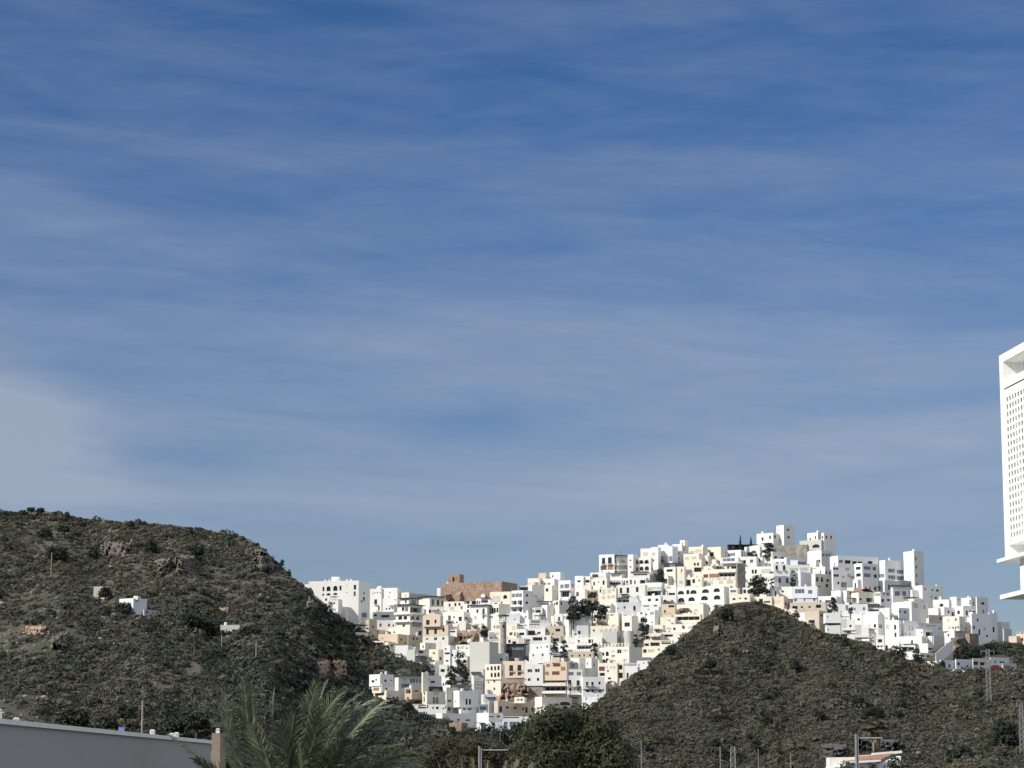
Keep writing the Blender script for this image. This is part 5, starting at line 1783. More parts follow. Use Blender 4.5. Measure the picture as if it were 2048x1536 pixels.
for (u, v0, v1, wd, lab) in ((1481, 1068, 1102, 7, 'taller of two slim dark cypresses beside the hilltop tower'), (1502, 1073, 1096, 6, 'shorter of two slim dark cypresses beside the hilltop tower')):
    D = float(D_main(u, v1)) - 8
    m = D / F_PX
    P = pt(u, v1, D)
    h, r = (v1 - v0) * m, wd / 2 * m
    root = empty('cypress_tree', P, lab, 'tree', 'cypresses')
    c = crown_mesh('crown', [(0, 0, h * (0.12 + 0.095 * k), r * (1 - 0.085 * k), 1.5) for k in range(9)], ('green', 'pine'), 500, 0.22, int(u))
    c.parent = root
    b = MB(); b.tube([(0, 0, -6), (0, 0, h * 0.3)], [0.18, 0.1], 6); b.build('trunk', M_BARK, root)

# big trees in front
D = 190.0
m = D / F_PX
P = pt(1150, 1560, D); P.z = 0
hh = pt(1150, 1432, D).z
L_ = [(0.3, 0, hh - 2.6, 2.7, 0.9)]
for (u, v, r) in ((1085, 1462, 1.7), (1110, 1445, 1.7), (1160, 1448, 1.8), (1200, 1462, 1.6), (1130, 1480, 2.2), (1190, 1496, 2.2), (1225, 1515, 1.9), (1068, 1500, 2.0), (1100, 1530, 2.3), (1170, 1540, 2.4), (1228, 1548, 1.8), (1060, 1540, 1.8)):
    q_ = pt(u, v, D) - P
    L_.append((q_.x, random.uniform(-1.8, 1.2), q_.z, r, 0.8))
tree(P, hh, 4.2, ('tree', 'olive'), 'large rounded olive green tree at the bottom in front of the near hill', 41, 22000, lobes=L_, leaf=0.125, group='big trees at the foot of the hills')
D = 240.0
P = pt(930, 1560, D); P.z = 0
hh = pt(930, 1484, D).z
L_ = [(0, 0, hh - 2.6, 2.6, 0.8)]
for (u, v, r) in ((870, 1512, 1.5), (900, 1498, 1.7), (945, 1496, 1.6), (985, 1506, 1.6), (1015, 1520, 1.6), (860, 1540, 1.6), (920, 1530, 2.0), (970, 1540, 2.0), (1030, 1545, 1.6)):
    q_ = pt(u, v, D) - P
    L_.append((q_.x, random.uniform(-1.5, 1), q_.z, r, 0.75))
tree(P, hh, 4.0, ('brown', 'olive'), 'brownish low spreading tree at the bottom behind the left street lamp', 42, 13000, lobes=L_, leaf=0.125, group='big trees at the foot of the hills')


# ------------------------------------------------------------------ palms
def frond(root, B, Cc, T, n=34, leaf=0.5, wid=0.030, droop=0.25, mat=None, seed=0, name='frond', lift=0.8):
    """a feather leaf: midrib bent from B over C to T with two rows of narrow leaflets"""
    g = random.Random(seed)
    B, Cc, T = Vector(B), Vector(Cc), Vector(T)
    f = lambda t: B * (1 - t) ** 2 + Cc * 2 * t * (1 - t) + T * t * t
    b = MB()
    b.m = 1
    pts = [f(k / 12) for k in range(13)]
    b.tube(pts, [0.024 * (1 - 0.85 * k / 12) + 0.005 for k in range(13)], 5)
    b.m = 0
    up0 = Vector((g.uniform(-.5, .5), g.uniform(-.6, .1), 1))
    for k in range(n):
        t = 0.14 + 0.86 * k / (n - 1)
        p = f(t)
        tan = (f(min(1, t + .02)) - f(t - .02)).normalized()
        side = tan.cross(up0)
        if side.length < 0.1: side = tan.cross(Vector((0.2, 1, 0.1)))
        side.normalize()
        nrm = side.cross(tan).normalized()
        ll = leaf * (0.55 + 0.45 * math.sin(math.pi * min(1, t * 0.9 + 0.12))) * (1 - 0.35 * max(0, t - 0.7) / 0.3)
        for sgn in (-1, 1):
            d = (tan * (lift + 0.55 * t + g.uniform(-.12, .12)) + side * sgn * g.uniform(0.75, 0.95) + nrm * g.uniform(-0.05, 0.45)).normalized()
            L = ll * g.uniform(0.85, 1.1)
            mid = p + d * L * 0.55
            tip = p + d * L - UP * droop * L * g.uniform(0.3, 1.0)
            wv = d.cross(nrm + side * 0.4 * sgn).normalized() * wid * 0.5
            b.quad(p - wv * 0.5, p + wv * 0.5, mid + wv, mid - wv)
            b.quad(mid - wv, mid + wv, tip + wv * 0.15, tip - wv * 0.15)
    o = b.build(name, [mat or M_FROND, M_RACHIS], root)
    return o


D = 75.0
P = pt(575, 1640, D); base = Vector((P.x, P.y, 0.0))
palm = empty('date_palm', base, 'large feathery date palm in front of the end of the grey wall', 'palm', 'palms')
FR = [  # control pixel, tip pixel, depth offset of tip, start pixel offset
    (462, 1560, 446, 1386, -0.6), (494, 1520, 489, 1364, 0.3), (508, 1510, 503, 1372, -0.8), (536, 1500, 549, 1384, -0.2),
    (575, 1480, 592, 1420, -1.4), (604, 1470, 632, 1372, -0.4), (618, 1450, 652, 1370, 0.7), (622, 1430, 684, 1386, -0.6),
    (636, 1440, 716, 1392, 0.6), (650, 1425, 748, 1400, -0.3), (664, 1440, 778, 1412, 0.5), (690, 1470, 782, 1432, -0.9), (690, 1500, 742, 1444, 0.9), (640, 1500, 700, 1430, -1.6),
    (590, 1540, 560, 1450, -2.0), (540, 1560, 505, 1450, -1.8), (610, 1540, 640, 1440, -2.2), (650, 1530, 690, 1480, -2.4), (700, 1520, 800, 1490, -1.2), (745, 1488, 856, 1552, -0.4),
    (720, 1500, 840, 1530, 0.7), (440, 1545, 345, 1474, -0.5), (470, 1580, 395, 1520, -1.5), (500, 1560, 452, 1480, 1.2), (560, 1580, 530, 1500, -2.6), (620, 1580, 600, 1490, -2.8),
    (660, 1580, 720, 1530, -2.4), (700, 1440, 768, 1404, -0.8), (660, 1490, 712, 1412, 1.1), (720, 1470, 800, 1450, 0.9), (760, 1500, 830, 1508, -0.9), (480, 1600, 430, 1560, -2.0)]
for k, (cu, cv, tu, tv, dd) in enumerate(FR):
    st = pt(575 + (tu - 575) * 0.10, 1650, D)
    frond(palm, st - base, pt(cu, cv, D + dd * 0.6) - base, pt(tu, tv, D + dd) - base, 58, 0.80, 0.045, 0.18, M_FROND2 if k % 3 == 0 else M_FROND, 900 + k)
b = MB()
zt = pt(575, 1650, D).z
b.tube([(0, 0, -0.3), (0.1, 0, zt * 0.4), (0, 0, zt * 0.8), (0, 0, zt + 0.2)], [0.34, 0.27, 0.27, 0.36], 12)
for k in range(60):
    a, z = k * 2.4, 0.3 + k * (zt - 0.3) / 60
    b.box(-0.1, 0.1, 0.22, 0.36, z, z + 0.16, Vector((0, 0, 0)), Vector((math.cos(a), math.sin(a), 0)), Vector((-math.sin(a), math.cos(a), 0)), top=0.7)
b.build('trunk', M_BARK, palm)

# pale leaf tips of a second palm whose crown is under the frame
D = 60.0
P = pt(985, 1700, D); base = Vector((P.x, P.y, 0))
palm = empty('date_palm', base, 'pale palm leaf tips poking up at the bottom beside the left street lamp', 'palm', 'palms')
for k, (cu, cv, tu, tv, dd) in enumerate([(915, 1560, 893, 1521, 0), (925, 1560, 922, 1516, .3), (948, 1570, 946, 1520, -.4), (965, 1580, 975, 1528, .2), (1000, 1570, 1012, 1526, 0), (1020, 1560, 1034, 1524, -.3), (1050, 1560, 1064, 1530, .2), (900, 1590, 880, 1548, .2), (1070, 1590, 1090, 1552, -.1), (990, 1600, 992, 1545, -.5)]):
    frond(palm, pt(985 + (tu - 985) * .1, 1690, D) - base, pt(cu, cv, D + dd) - base, pt(tu, tv, D + dd) - base, 30, 0.30, 0.022, 0.2, M_DEADFROND if k % 2 else M_FROND2, 950 + k, lift=1.4)
b = MB(); zt = pt(985, 1690, D).z
b.tube([(0, 0, -0.3), (0, 0, zt)], [0.30, 0.26], 10); b.build('trunk', M_BARK, palm)


def fan_palm(u, vtop, vfoot, D, wpx, label, skirt=True, seed=1):
    g = random.Random(seed)
    m = D / F_PX
    P = pt(u, vfoot, D)
    root = empty('fan_palm', P, label, 'palm', 'palms')
    h = (vfoot - vtop) * m
    r = wpx / 2 * m
    hub = Vector((0, 0, h - r * 0.75))
    for k in range(26):
        a = k * 2.399
        e = R(80 - 4.9 * k)
        d = Vector((math.cos(a) * math.cos(e), math.sin(a) * math.cos(e), math.sin(e)))
        b = MB()
        c = hub + d * r * 0.55
        b.tube([hub, hub + d * r * 0.3, c], [0.03, 0.025, 0.02], 4)
        s = d.cross(UP).normalized() if abs(d.z) < 0.98 else Vector((1, 0, 0))
        for j in range(11):
            q = R(-75 + 15 * j)
            dd = (d * math.cos(q) + s * math.sin(q)).normalized()
            t = c + dd * r * 0.55 * g.uniform(.85, 1.05) - UP * r * 0.10
            wv = d.cross(s).cross(dd).normalized() * r * 0.12
            b.quad(c - wv * .4, c + wv * .4, t * 0.5 + c * 0.5 + wv, t * 0.5 + c * 0.5 - wv)
            b.quad(t * 0.5 + c * 0.5 - wv, t * 0.5 + c * 0.5 + wv, t, t)
        b.build('frond', M_LEAF[('green', 'tree', 'olive')[k % 3]], root)
    if skirt:
        b = MB()
        for k in range(130):
            a = g.uniform(0, 6.283); z = hub.z - g.uniform(0, r * 1.25); q = r * g.uniform(0.15, 0.42) * (1 - 0.3 * (hub.z - z) / r)
            c = Vector((math.cos(a) * q, math.sin(a) * q, z)); s = Vector((-math.sin(a), math.cos(a), 0)) * r * 0.07
            b.quad(c - s + UP * 0.1, c + s + UP * 0.1, c + s * 0.4 - UP * r * 0.5, c - s * 0.4 - UP * r * 0.5)
        b.build('dead_leaf_skirt', M_DEADFROND, root)
    b = MB(); b.tube([(0, 0, -2), (0, 0, hub.z * 0.5), (0, 0, hub.z)], [r * 0.13, r * 0.09, r * 0.10], 8); b.build('trunk', M_BARK, root)


fan_palm(1752, 1421, 1534, 300, 66, 'fan palm with a hanging skirt of dead leaves above the red tiled house', seed=4)
fan_palm(1189, 1288, 1306, float(D_main(1189, 1306)) - 14, 22, 'small dark palm at the end of a white terrace in the town', False, 6)


# ------------------------------------------------------------------ white perforated tower at the right edge
ti = {'M': plaster('tower_paint', (0.86, 0.86, 0.86), amt=0.06, rand=0.0)}
D0 = 130.0
P0 = pt(1998, 712, D0)
e = Vector((0.104, -0.995, 0)).normalized()              # along the screen, coming towards us
nn = Vector((0.995, 0.104, 0)).normalized()              # into its thickness
zp = lambda v: pt(1998, v, D0).z
foot = Vector((P0.x, P0.y, 0))
tower = empty('screen_tower', foot, 'bright white tower with a pierced screen and thin overhanging slabs at the right edge', 'tower')
LEN, TH = 9.0, 1.1
zt, z_open, z_beam, z_pan, z_bot, z_slab = zp(712), zp(724), zp(766), zp(781), zp(1092), zp(1119)
b = MB(); b.box(0, 0.62, 0, TH, z_slab, zt, Vector(), e, nn); b.build('frame_post', ti['M'], tower)
b = MB(); b.box(0.62, LEN, 0.0, TH, zt - 0.42, zt, Vector(), e, nn); b.box(LEN, LEN + 0.6, 0, TH, z_slab, zt, Vector(), e, nn); b.build('top_beam', ti['M'], tower)
b = MB(); b.box(0.62, LEN, 0.003, TH, z_pan, z_beam, Vector(), e, nn); b.build('cross_beam', ti['M'], tower)
# pierced screen: a thick sheet with real openings
b = MB()
px, pz, hw, hh = 0.48, 0.395, 0.29, 0.24
z0, z1 = z_bot + 0.25, z_pan - 0.06
x0 = 0.62
nx, nz = int((LEN - x0) / px), int((z1 - z0) / pz)
xs, zs = [x0], [z0]
for i in range(nx): xs += [x0 + 0.20 + i * px, x0 + 0.20 + i * px + hw]
for j in range(nz): zs += [z0 + 0.10 + j * pz, z0 + 0.10 + j * pz + hh]
xs.append(LEN); zs.append(z1)
for i in range(len(xs) - 1):
    for j in range(len(zs) - 1):
        if xs[i + 1] - xs[i] < 1e-4 or zs[j + 1] - zs[j] < 1e-4: continue
        Q = lambda x, y, z: e * x + nn * y + UP * z
        a, c, s0, s1 = xs[i], xs[i + 1], zs[j], zs[j + 1]
        if i % 2 == 1 and j % 2 == 1:
            for q in (((a, s0), (a, s1)), ((c, s1), (c, s0)), ((a, s1), (c, s1)), ((c, s0), (a, s0))):
                (xa, za), (xb, zb) = q
                b.quad(Q(xa, 0.06, za), Q(xb, 0.06, zb), Q(xb, 0.11, zb), Q(xa, 0.11, za))
        else:
            b.quad(Q(a, 0.06, s0), Q(c, 0.06, s0), Q(c, 0.06, s1), Q(a, 0.06, s1))
            b.quad(Q(a, 0.11, s0), Q(a, 0.11, s1), Q(c, 0.11, s1), Q(c, 0.11, s0))
b.build('pierced_screen', ti['M'], tower)
b = MB(); b.box(0.62, LEN, 0.02, TH, z_bot, z_bot + 0.25, Vector(), e, nn); b.build('lower_beam', ti['M'], tower)
b = MB(); b.box(1.2, LEN, 0.75, 0.85, z_bot, z_pan, Vector(), e, nn); b.build('inner_wall', simple('tower_inner_shade', (0.16, 0.16, 0.165)), tower)  # dark colour paints in the shade seen through the openings
b = MB(); b.box(-0.12, LEN + 2, -0.42, TH + 3.0, z_slab - 0.17, z_slab, Vector(), e, nn); b.build('upper_slab', ti['M'], tower)
zs2 = zp(1190)
b = MB(); b.box(2.3, LEN + 2, 0.05, TH + 2.6, zs2, z_slab - 0.17, Vector(), e, nn); b.build('stem', ti['M'], tower)
b = MB(); b.box(-0.15, LEN + 3, -0.30, TH + 4, zs2 - 0.22, zs2, Vector(), e, nn); b.build('lower_slab', ti['M'], tower)
b = MB(); b.box(6.2, LEN + 3, 0.5, TH + 4, 0, zs2 - 0.22, Vector(), e, nn); b.build('shaft', ti['M'], tower)


# ------------------------------------------------------------------ grey walled building at the lower left
zw = pt(0, 1440, 58.0).z
A = pt(-160, 1440, 50.0); Bp = pt(422, 1479, 88.0)
A = Vector((A.x, A.y, 0)); Bp = Vector((Bp.x, Bp.y, 0))
ee = (Bp - A).normalized(); inn = Vector((-ee.y, ee.x, 0))
if inn.x > 0: inn = -inn
Lw = (Bp - A).length
shed = empty('flat_roofed_building', A, 'long plain building whose shaded grey wall rises to the left corner', 'building')
M_SHED = plaster('shed_paint', (0.37, 0.36, 0.335), amt=0.25, rand=0.0)
b = MB(); b.box(0, Lw, 0, 7.0, 0, zw - 0.12, Vector(), ee, inn); b.build('wall', M_SHED, shed)
b = MB(); b.box(-0.05, Lw + 0.05, -0.05, 0.32, zw - 0.115, zw, Vector(), ee, inn); b.build('coping', M['w'], shed)
def on_roof(u, v, back):
    """place on the roof seen at pixel u"""
    s = (u - 1024) / F_PX
    t = (s * A.y - A.x) / (ee.x - s * ee.y)
    return t
for (u, vtop, wd) in ((70, 1428, 0.34),):
    t = on_roof(u, 0, 0)
    q = A + ee * t
    place(ME_CHIM, 'chimney', shed, ee * t + inn * 0.9 + UP * zw, math.atan2(ee.y, ee.x), (wd, wd, 0.30))
    b = MB(); b.box(t - 1.5, t + 0.9, 0.6, 1.6, zw - 0.12, zw + 0.04, Vector(), ee, inn); b.build('roof_slab', M['w'], shed)
for u, hgt in ((90, 0.12), (349, 0.2), (386, 0.16), (395, 0.2)):
    t = on_roof(u, 0, 0)
    place(ME_CHIM, 'vent_pipe', shed, ee * t + inn * 0.6 + UP * zw, 0.3, (0.13, 0.13, hgt))

# tan hut behind its end
D = 97.0
P = pt(430, 1500, D)
hut = empty('tan_hut', Vector((P.x, P.y, 0)), 'narrow tan hut with a white chimney at the end of the grey wall', 'hut')
m = D / F_PX
b = MB()
z1 = pt(430, 1466, D).z
wall_face(b, Vector((-7 * m, 0, 0)), Vector((1, 0, 0)), Vector((0, 1, 0)), 17 * m, 0, z1, [(4 * m, 8 * m, z1 - 26 * m, z1 - 18 * m, 0.08, False, 'b')])
for (x0, x1, y0, y1) in ((-7 * m, -7 * m, 0, 2), (10 * m, 10 * m, 2, 0)):
    b.quad((x0, y0, 0), (x1, y1, 0), (x1, y1, z1), (x0, y0, z1))
b.quad((-7 * m, 0, z1), (10 * m, 0, z1), (10 * m, 2, z1), (-7 * m, 2, z1))
b.build('wall', plaster('hut_paint', (0.33, 0.26, 0.20)), hut)
place(WIN['b'][0], 'window_blind', hut, (-3 * m, 0.05, z1 - 26 * m), 0, (4 * m, 1, 8 * m))
place(ME_CHIM, 'chimney', hut, (2 * m, 0.5, z1), 0, (0.14, 0.14, 0.17))
place(ME_ANT, 'antenna', hut, (3 * m, 0.5, z1 + 0.1), 0.4, (0.25, 0.25, 0.32))
b = MB(); b.box(-6 * m, 16 * m, -1.0, -0.8, 0, pt(430, 1503, D).z, Vector()); b.build('yard_wall', bpy.data.materials['hut_paint'], hut)

# blue sign board on its roof edge
t = on_roof(315, 0, 0)
q = A + ee * t + inn * 1.0
sg = empty('blue_sign', Vector((q.x, q.y, zw)), 'small faded blue and white board on a post above the grey wall', 'sign')
b = MB(); b.box(-0.09, 0.09, -0.02, 0.02, 0.0, 0.22); b.build('board', simple('faded_blue', (0.16, 0.17, 0.42)), sg)
b = MB(); b.box(-0.07, 0.07, -0.025, -0.02, 0.07, 0.10); b.build('white_stripe', M['w'], sg)
b = MB(); b.box(-0.012, 0.012, -0.01, 0.01, -0.3, 0.0); b.build('post', M_STEEL, sg)


# ------------------------------------------------------------------ poles, lamps, pylons
def pole(u, vt, vb, D, wpx, label, mat=M_WOODPOLE, arm=False, name='utility_pole', cat='pole', group='utility poles'):
    m = D / F_PX
    P = pt(u, vb, D)
    h = (vb - vt) * m
    root = empty(name, P, label, cat, group)
    b = MB(); b.tube([(0, 0, -2.5), (0, 0, h)], [wpx * m * 0.55, wpx * m * 0.45], 8); b.build('post', mat, root)
    b = MB()
    if arm: b.box(-0.9, 0.9, -0.06, 0.06, h - 0.5, h - 0.38)
    for x in ((-0.8, 0, 0.8) if arm else (0,)): b.tube([(x, 0, h - 0.38), (x, 0, h + 0.1)], 0.05, 5)
    b.build('insulators', M_STEEL, root)


pole(102, 1105, 1156, float(D_main(102, 1156)) - 3, 1.7, 'thin pale pole high on the big hill beside dark trees')
pole(387, 1280, 1322, float(D_main(387, 1322)) - 3, 1.4, 'thin dark pole in the wood left of two pale ones', M_BARK)
pole(443, 1270, 1303, float(D_main(443, 1303)) - 3, 2.2, 'pale pole in the dark wood below the grey house')
pole(512, 1283, 1320, float(D_main(512, 1320)) - 3, 2.4, 'thick pale pole in the dark wood right of the grey house')
pole(284, 1404, 1462, 210.0, 4.0, 'thick weathered wooden pole behind the grey wall')
pole(994, 1335, 1362, float(D_main(994, 1362)) - 10, 1.2, 'thin mast beside the lower white flats', M_STEEL)
pole(1000, 1466, 1500, 420.0, 1.2, 'thin pale pole among dark bushes at the town foot', M_STEEL)
pole(982, 1462, 1484, 430.0, 1.0, 'thinner pole left of another among dark bushes at the town foot', M_STEEL)
pole(1283, 1484, 1534, 400.0, 2.0, 'pale pole on the lower left of the near hill', M_STEEL)
pole(1441, 1496, 1545, 380.0, 2.2, 'pale pole just left of the paired lattice mast', M_STEEL)
pole(1517, 1500, 1530, 400.0, 1.8, 'short thin pole right of the paired lattice mast', M_STEEL)
pole(1582, 1508, 1540, 400.0, 1.6, 'thin brown pole between the lattice mast and the tiled house', M_WOODPOLE)
pole(1774, 1528, 1560, 250.0, 2.0, 'short tan post beside the fan palm', M_WOODPOLE)


def pylon(u, vt, vb, D, wt, wb, label, arm=True):
    m = D / F_PX
    P = pt(u, vb, D)
    h = (vb - vt) * m
    root = empty('lattice_pylon', P, label, 'pylon', 'lattice pylons')
    b = MB()
    def half(z): return (wb + (wt - wb) * z / h) * m / 2
    cs = ((-1, -1), (1, -1), (1, 1), (-1, 1))
    for sx, sy in cs:
        b.tube([(sx * half(0) * 1.0, sy * half(0), -2), (sx * half(h), sy * half(h), h)], 0.055, 4)
    n = max(6, int(h / 0.95))
    for k in range(n):
        z, z2 = h * k / n, h * (k + 1) / n
        for i in range(4):
            (ax, ay), (bx, by) = cs[i], cs[(i + 1) % 4]
            b.tube([(ax * half(z), ay * half(z), z), (bx * half(z2), by * half(z2), z2)], 0.022, 3, False)
            b.tube([(ax * half(z2), ay * half(z2), z2), (bx * half(z2), by * half(z2), z2)], 0.03, 3, False)
    b.build('lattice', M_STEEL, root)
    if arm:
        b = MB()
        b.box(-1.5, 1.5, -0.08, 0.08, h * 0.96, h * 0.96 + 0.14)
        for x in (-1.35, 0, 1.35): b.tube([(x, 0, h * 0.96), (x, 0, h * 0.96 - 0.7)], 0.06, 5)
        b.build('cross_arm', M_STEEL, root)


pylon(1978, 1300, 1400, float(D_near(1978, 1400)) - 2, 6.5, 9.0, 'tall steel lattice pylon in front of the low white row')
pylon(2045, 1412, 1512, float(D_near(2045, 1512)) - 2, 6.0, 9.0, 'steel lattice pylon cut by the right edge of the picture')
pylon(1467, 1497, 1570, 330.0, 8.0, 11.0, 'pale lattice mast at the bottom of the near hill', False)


def street_lamp(u, vt, D, wpx, arm_px, label):
    m = D / F_PX
    P = pt(u, vt, D)
    root = empty('street_lamp', Vector((P.x, P.y, 0)), label, 'street lamp', 'street lamps')
    h = P.z
    b = MB(); b.box(-wpx * m * 0.5, -wpx * m * 0.08, -0.09, 0.09, 0, h); b.box(wpx * m * 0.08, wpx * m * 0.5, -0.06, 0.06, 0, h - 4 * m); b.box(-0.14, 0.14, -0.14, 0.14, 0, 0.4); b.build('post', M_LAMP, root)
    za = h - 8 * m
    b = MB(); b.tube([(wpx * m * 0.5, 0, za), (arm_px * m * 0.72, 0, za)], 0.028, 6); b.build('arm', M_LAMP, root)
    b = MB(); b.box(arm_px * m * 0.70, arm_px * m, -0.14, 0.14, za - 0.02, za + 0.06, ez=Vector((0.0, 0, 1))); b.box(arm_px * m * 0.76, arm_px * m * 0.97, -0.11, 0.11, za - 0.05, za - 0.021); b.build('lamp_head', M_IRON, root)


street_lamp(960, 1492, 120.0, 7.0, 80, 'grey double post street lamp in front of the brownish tree')
street_lamp(1713, 1468, 100.0, 6.5, 72, 'taller grey double post street lamp in front of the red tiled house')

# ------------------------------------------------------------------ red tiled house at the bottom
D = 285.0
m = D / F_PX
P = pt(1730, 1545, D)
th = empty('tiled_house', P, 'low white house with a red tiled roof under the fan palm', 'house')
q = lambda u, v, d=0.0: pt(u, v, D + d) - P
def prism(name, pts_, dy, mat):
    b = MB()
    f0 = [p for p in pts_]; f1 = [p + Vector((0, dy, 0)) for p in pts_]
    b.poly(f0); b.poly(list(reversed(f1)))
    for i in range(len(pts_)):
        j = (i + 1) % len(pts_)
        b.quad(f0[i], f0[j], f1[j], f1[i])
    return b.build(name, mat, th)
prism('wall', [q(1666, 1600), q(1666, 1534), q(1760, 1526), q(1802, 1512), q(1802, 1600)], 7.0, M['w'])
b = MB()
b.quad(q(1680, 1524, -0.5), q(1763, 1518, -0.5), q(1790, 1506, 6), q(1706, 1514, 6)); b.build('roof', M_CLAY, th)
prism('gable_wall', [q(1659, 1545, 1), q(1659, 1515, 1), q(1712, 1514, 1), q(1712, 1545, 1)], 3.0, M['w'])
prism('roof_edge', [q(1700, 1527, -0.9), q(1700, 1522.5, -0.9), q(1762, 1519, -0.9), q(1762, 1523, -0.9)], 0.5, M['w'])
prism('ridge_wall', [q(1718, 1516, 6.2), q(1718, 1511, 6.2), q(1745, 1509, 6.2), q(1745, 1506, 6.2), q(1804, 1501, 6.2), q(1804, 1506, 6.2)], 0.8, M['w'])
for u in (1700, 1722, 1745):
    place(WIN[''][0], 'window', th, q(u, 1546, -0.04), 0, (5 * m, 1, 12 * m))
town_tree(1690, 1520, 1560, 46, 'thin leafy shrub in front of the red tiled house', 61, ('olive', 'green'), lambda a, b_: 262.0, dD=0, n=260, group=GH)
town_tree(1788, 1510, 1560, 40, 'dark bush hiding the gable end of the red tiled house', 63, ('green', 'pine'), lambda a, b_: 262.0, dD=0, n=700, group=GH)
town_tree(1745, 1526, 1560, 30, 'green bush in front of the tiled house right of the lamp', 62, ('green', 'lime'), lambda a, b_: 265.0, dD=0, n=400, group=GH)

# ------------------------------------------------------------------ round stone tower in the town
u, D = 1007, float(D_main(1007, 1296)) - 4
m = D / F_PX
P = pt(u, 1296, D)
rt = empty('round_tower', P, 'slim round stone tower with a dark roofed lookout in the middle of the town', 'tower')
h = (1296 - 1245) * m
b = MB(); b.tube([(0, 0, -9), (0, 0, h)], [6.2 * m, 5.4 * m], 20); b.build('shaft', M['k'], rt)
b = MB(); b.tube([(0, 0, h), (0, 0, h + 0.25)], 7.2 * m, 20)
for k in range(8):
    a = k * math.pi / 4
    b.tube([(5.2 * m * math.cos(a), 5.2 * m * math.sin(a), h), (5.2 * m * math.cos(a), 5.2 * m * math.sin(a), h + 12 * m)], 0.14, 5)
b.build('lookout_posts', M['w'], rt)
b = MB(); b.tube([(0, 0, h + 12 * m), (0, 0, h + 14 * m), (0, 0, h + 16 * m)], [11.5 * m, 11.5 * m, 2 * m], 20); b.build('roof', M_AWN, rt)
place(WIN[''][1], 'window', rt, (-0.35, -6.0 * m, h - 11 * m), 0, (0.7, 1, 1.0))

# dark canopy roof beside the cypresses
D = float(D_main(1486, 1098)) - 3
m = D / F_PX
P = pt(1486, 1100, D)
cp = empty('terrace_canopy', P, 'thin dark canopy on posts between the two cypresses', 'canopy')
b = MB(); b.box(-31 * m, 31 * m, -2.5, 2.5, 9.2 * m, 10.0 * m); b.build('roof', M_AWN, cp)
b = MB()
for k in range(6): b.box(-30 * m + k * 12 * m - 0.12, -30 * m + k * 12 * m + 0.12, -2.3, -2.1, -3, 9.2 * m)
b.build('posts', M_AWN, cp)
b = MB(); b.box(-30 * m, 30 * m, 2.2, 2.3, -3, 9.15 * m); b.build('glazing', M_GLASS, cp)

# white outdoor stairs on the lower right edge
D = float(D_main(1890, 1318)) - 8
st = empty('outdoor_stairs', pt(1872, 1316, D), 'white outdoor stairs climbing towards the cream house with three arches', 'stairs')
org = st.location.copy()
a, c = pt(1872, 1313, D) - org, pt(1905, 1286, D + 6) - org
b = MB()
n = 26
for k in range(n):
    p = a + (c - a) * (k / n); p2 = a + (c - a) * ((k + 1) / n)
    b.box(p.x, p2.x, p.y, p.y + 1.6, -6, p2.z)
b.build('steps', M['g'], st)
b = MB()
for off in (-0.25, 1.65):
    w_ = Vector((0, off, 0))
    b.quad(a + w_ - UP * 3, c + w_ - UP * 3, c + w_ + UP * 1.1, a + w_ + UP * 1.1)
    b.quad(a + w_ + UP * 1.1, c + w_ + UP * 1.1, c + w_ + Vector((0, 0.25, 1.1)), a + w_ + Vector((0, 0.25, 1.1)))
    b.quad(a + w_ + Vector((0, .25, -3)), a + w_ + Vector((0, .25, 1.1)), c + w_ + Vector((0, .25, 1.1)), c + w_ + Vector((0, .25, -3)))
b.build('parapet', M['w'], st)

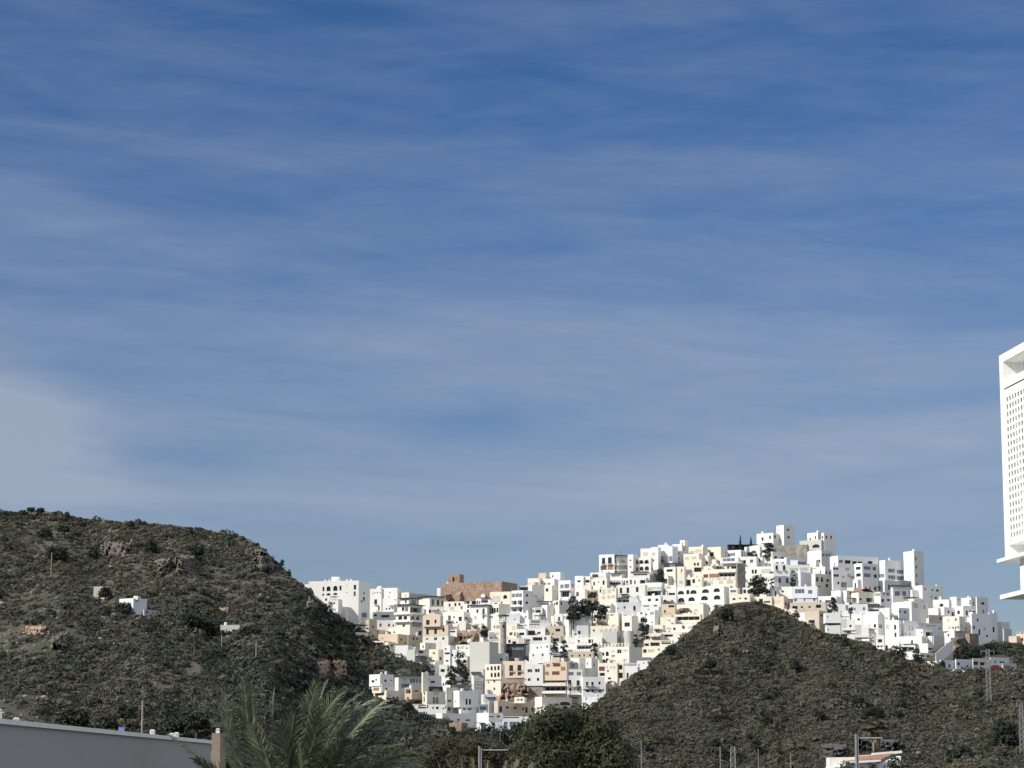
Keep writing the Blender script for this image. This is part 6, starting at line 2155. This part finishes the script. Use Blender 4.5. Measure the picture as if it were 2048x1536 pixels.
# parked vehicles by the low white row
def car(u, v, D, length, paint, label):
    P = pt(u, v, D)
    root = empty('parked_car', P, label, 'car', 'cars parked by the low white row')
    k = length / 4.2
    b = MB()
    prof = [(-2.1, 0.35), (-2.1, 0.8), (-1.5, 0.95), (-0.9, 1.42), (0.75, 1.45), (1.35, 0.98), (2.05, 0.85), (2.1, 0.35)]
    f0 = [Vector((x * k, -0.85, z * k)) for x, z in prof]; f1 = [Vector((x * k, 0.85, z * k)) for x, z in prof]
    b.poly(f0); b.poly(list(reversed(f1)))
    for i in range(len(prof)):
        j = (i + 1) % len(prof)
        b.quad(f0[j], f0[i], f1[i], f1[j])
    b.build('body', paint, root)
    b = MB(); b.poly([Vector((x * k, -0.856, z * k)) for x, z in ((-1.3, 0.98), (-0.85, 1.34), (0.7, 1.36), (1.15, 1.0))]); b.build('side_windows', M_GLASS, root)
    for x in (-1.3, 1.3):
        for y in (-0.8, 0.8):
            b = MB(); b.tube([(x * k, y - 0.1, 0.32 * k), (x * k, y + 0.1, 0.32 * k)], 0.32 * k, 12); b.build('wheel', M_IRON, root)
M_CARW = simple('white_car_paint', (0.8, 0.8, 0.8), 0.25, 0.5, 0.03)
M_CARR = simple('red_car_paint', (0.20, 0.025, 0.03), 0.3, 0.5, 0.03)
car(1915, 1347, float(D_main(1915, 1347)) - 20, 4.3, M_CARW, 'white car parked below the low white row of houses')
car(1990, 1340, float(D_main(1990, 1340)) - 12, 4.3, M_CARR, 'dark red car parked at the right end of the low white row')

# bird
P = pt(845, 989, 420.0)
bd = MB()
bd.poly([P + Vector(q_) for q_ in ((-0.25, -0.3, 0), (0.0, 0.35, 0.02), (0.25, -0.3, 0), (0, -0.2, -0.1))])
bd = MB()
bd.tube([(-0.30, 0, -0.03), (-0.12, 0, 0), (0.1, 0, 0), (0.28, 0, 0.03)], [0.02, 0.08, 0.07, 0.03], 6)
for s_ in (-1, 1):
    bd.poly([Vector((-0.1, 0, 0.03)), Vector((0.1, 0, 0.03)), Vector((0.10, s_ * 0.4, 0.16)), Vector((-0.12, s_ * 0.75, 0.10))])
o = bd.build('bird', M_LAMP, None, P)
o.scale = (0.55, 0.55, 0.55)
o.rotation_euler = (0, R(-20), R(25))
tag(o, 'tiny dark bird flying in the open sky', 'bird')
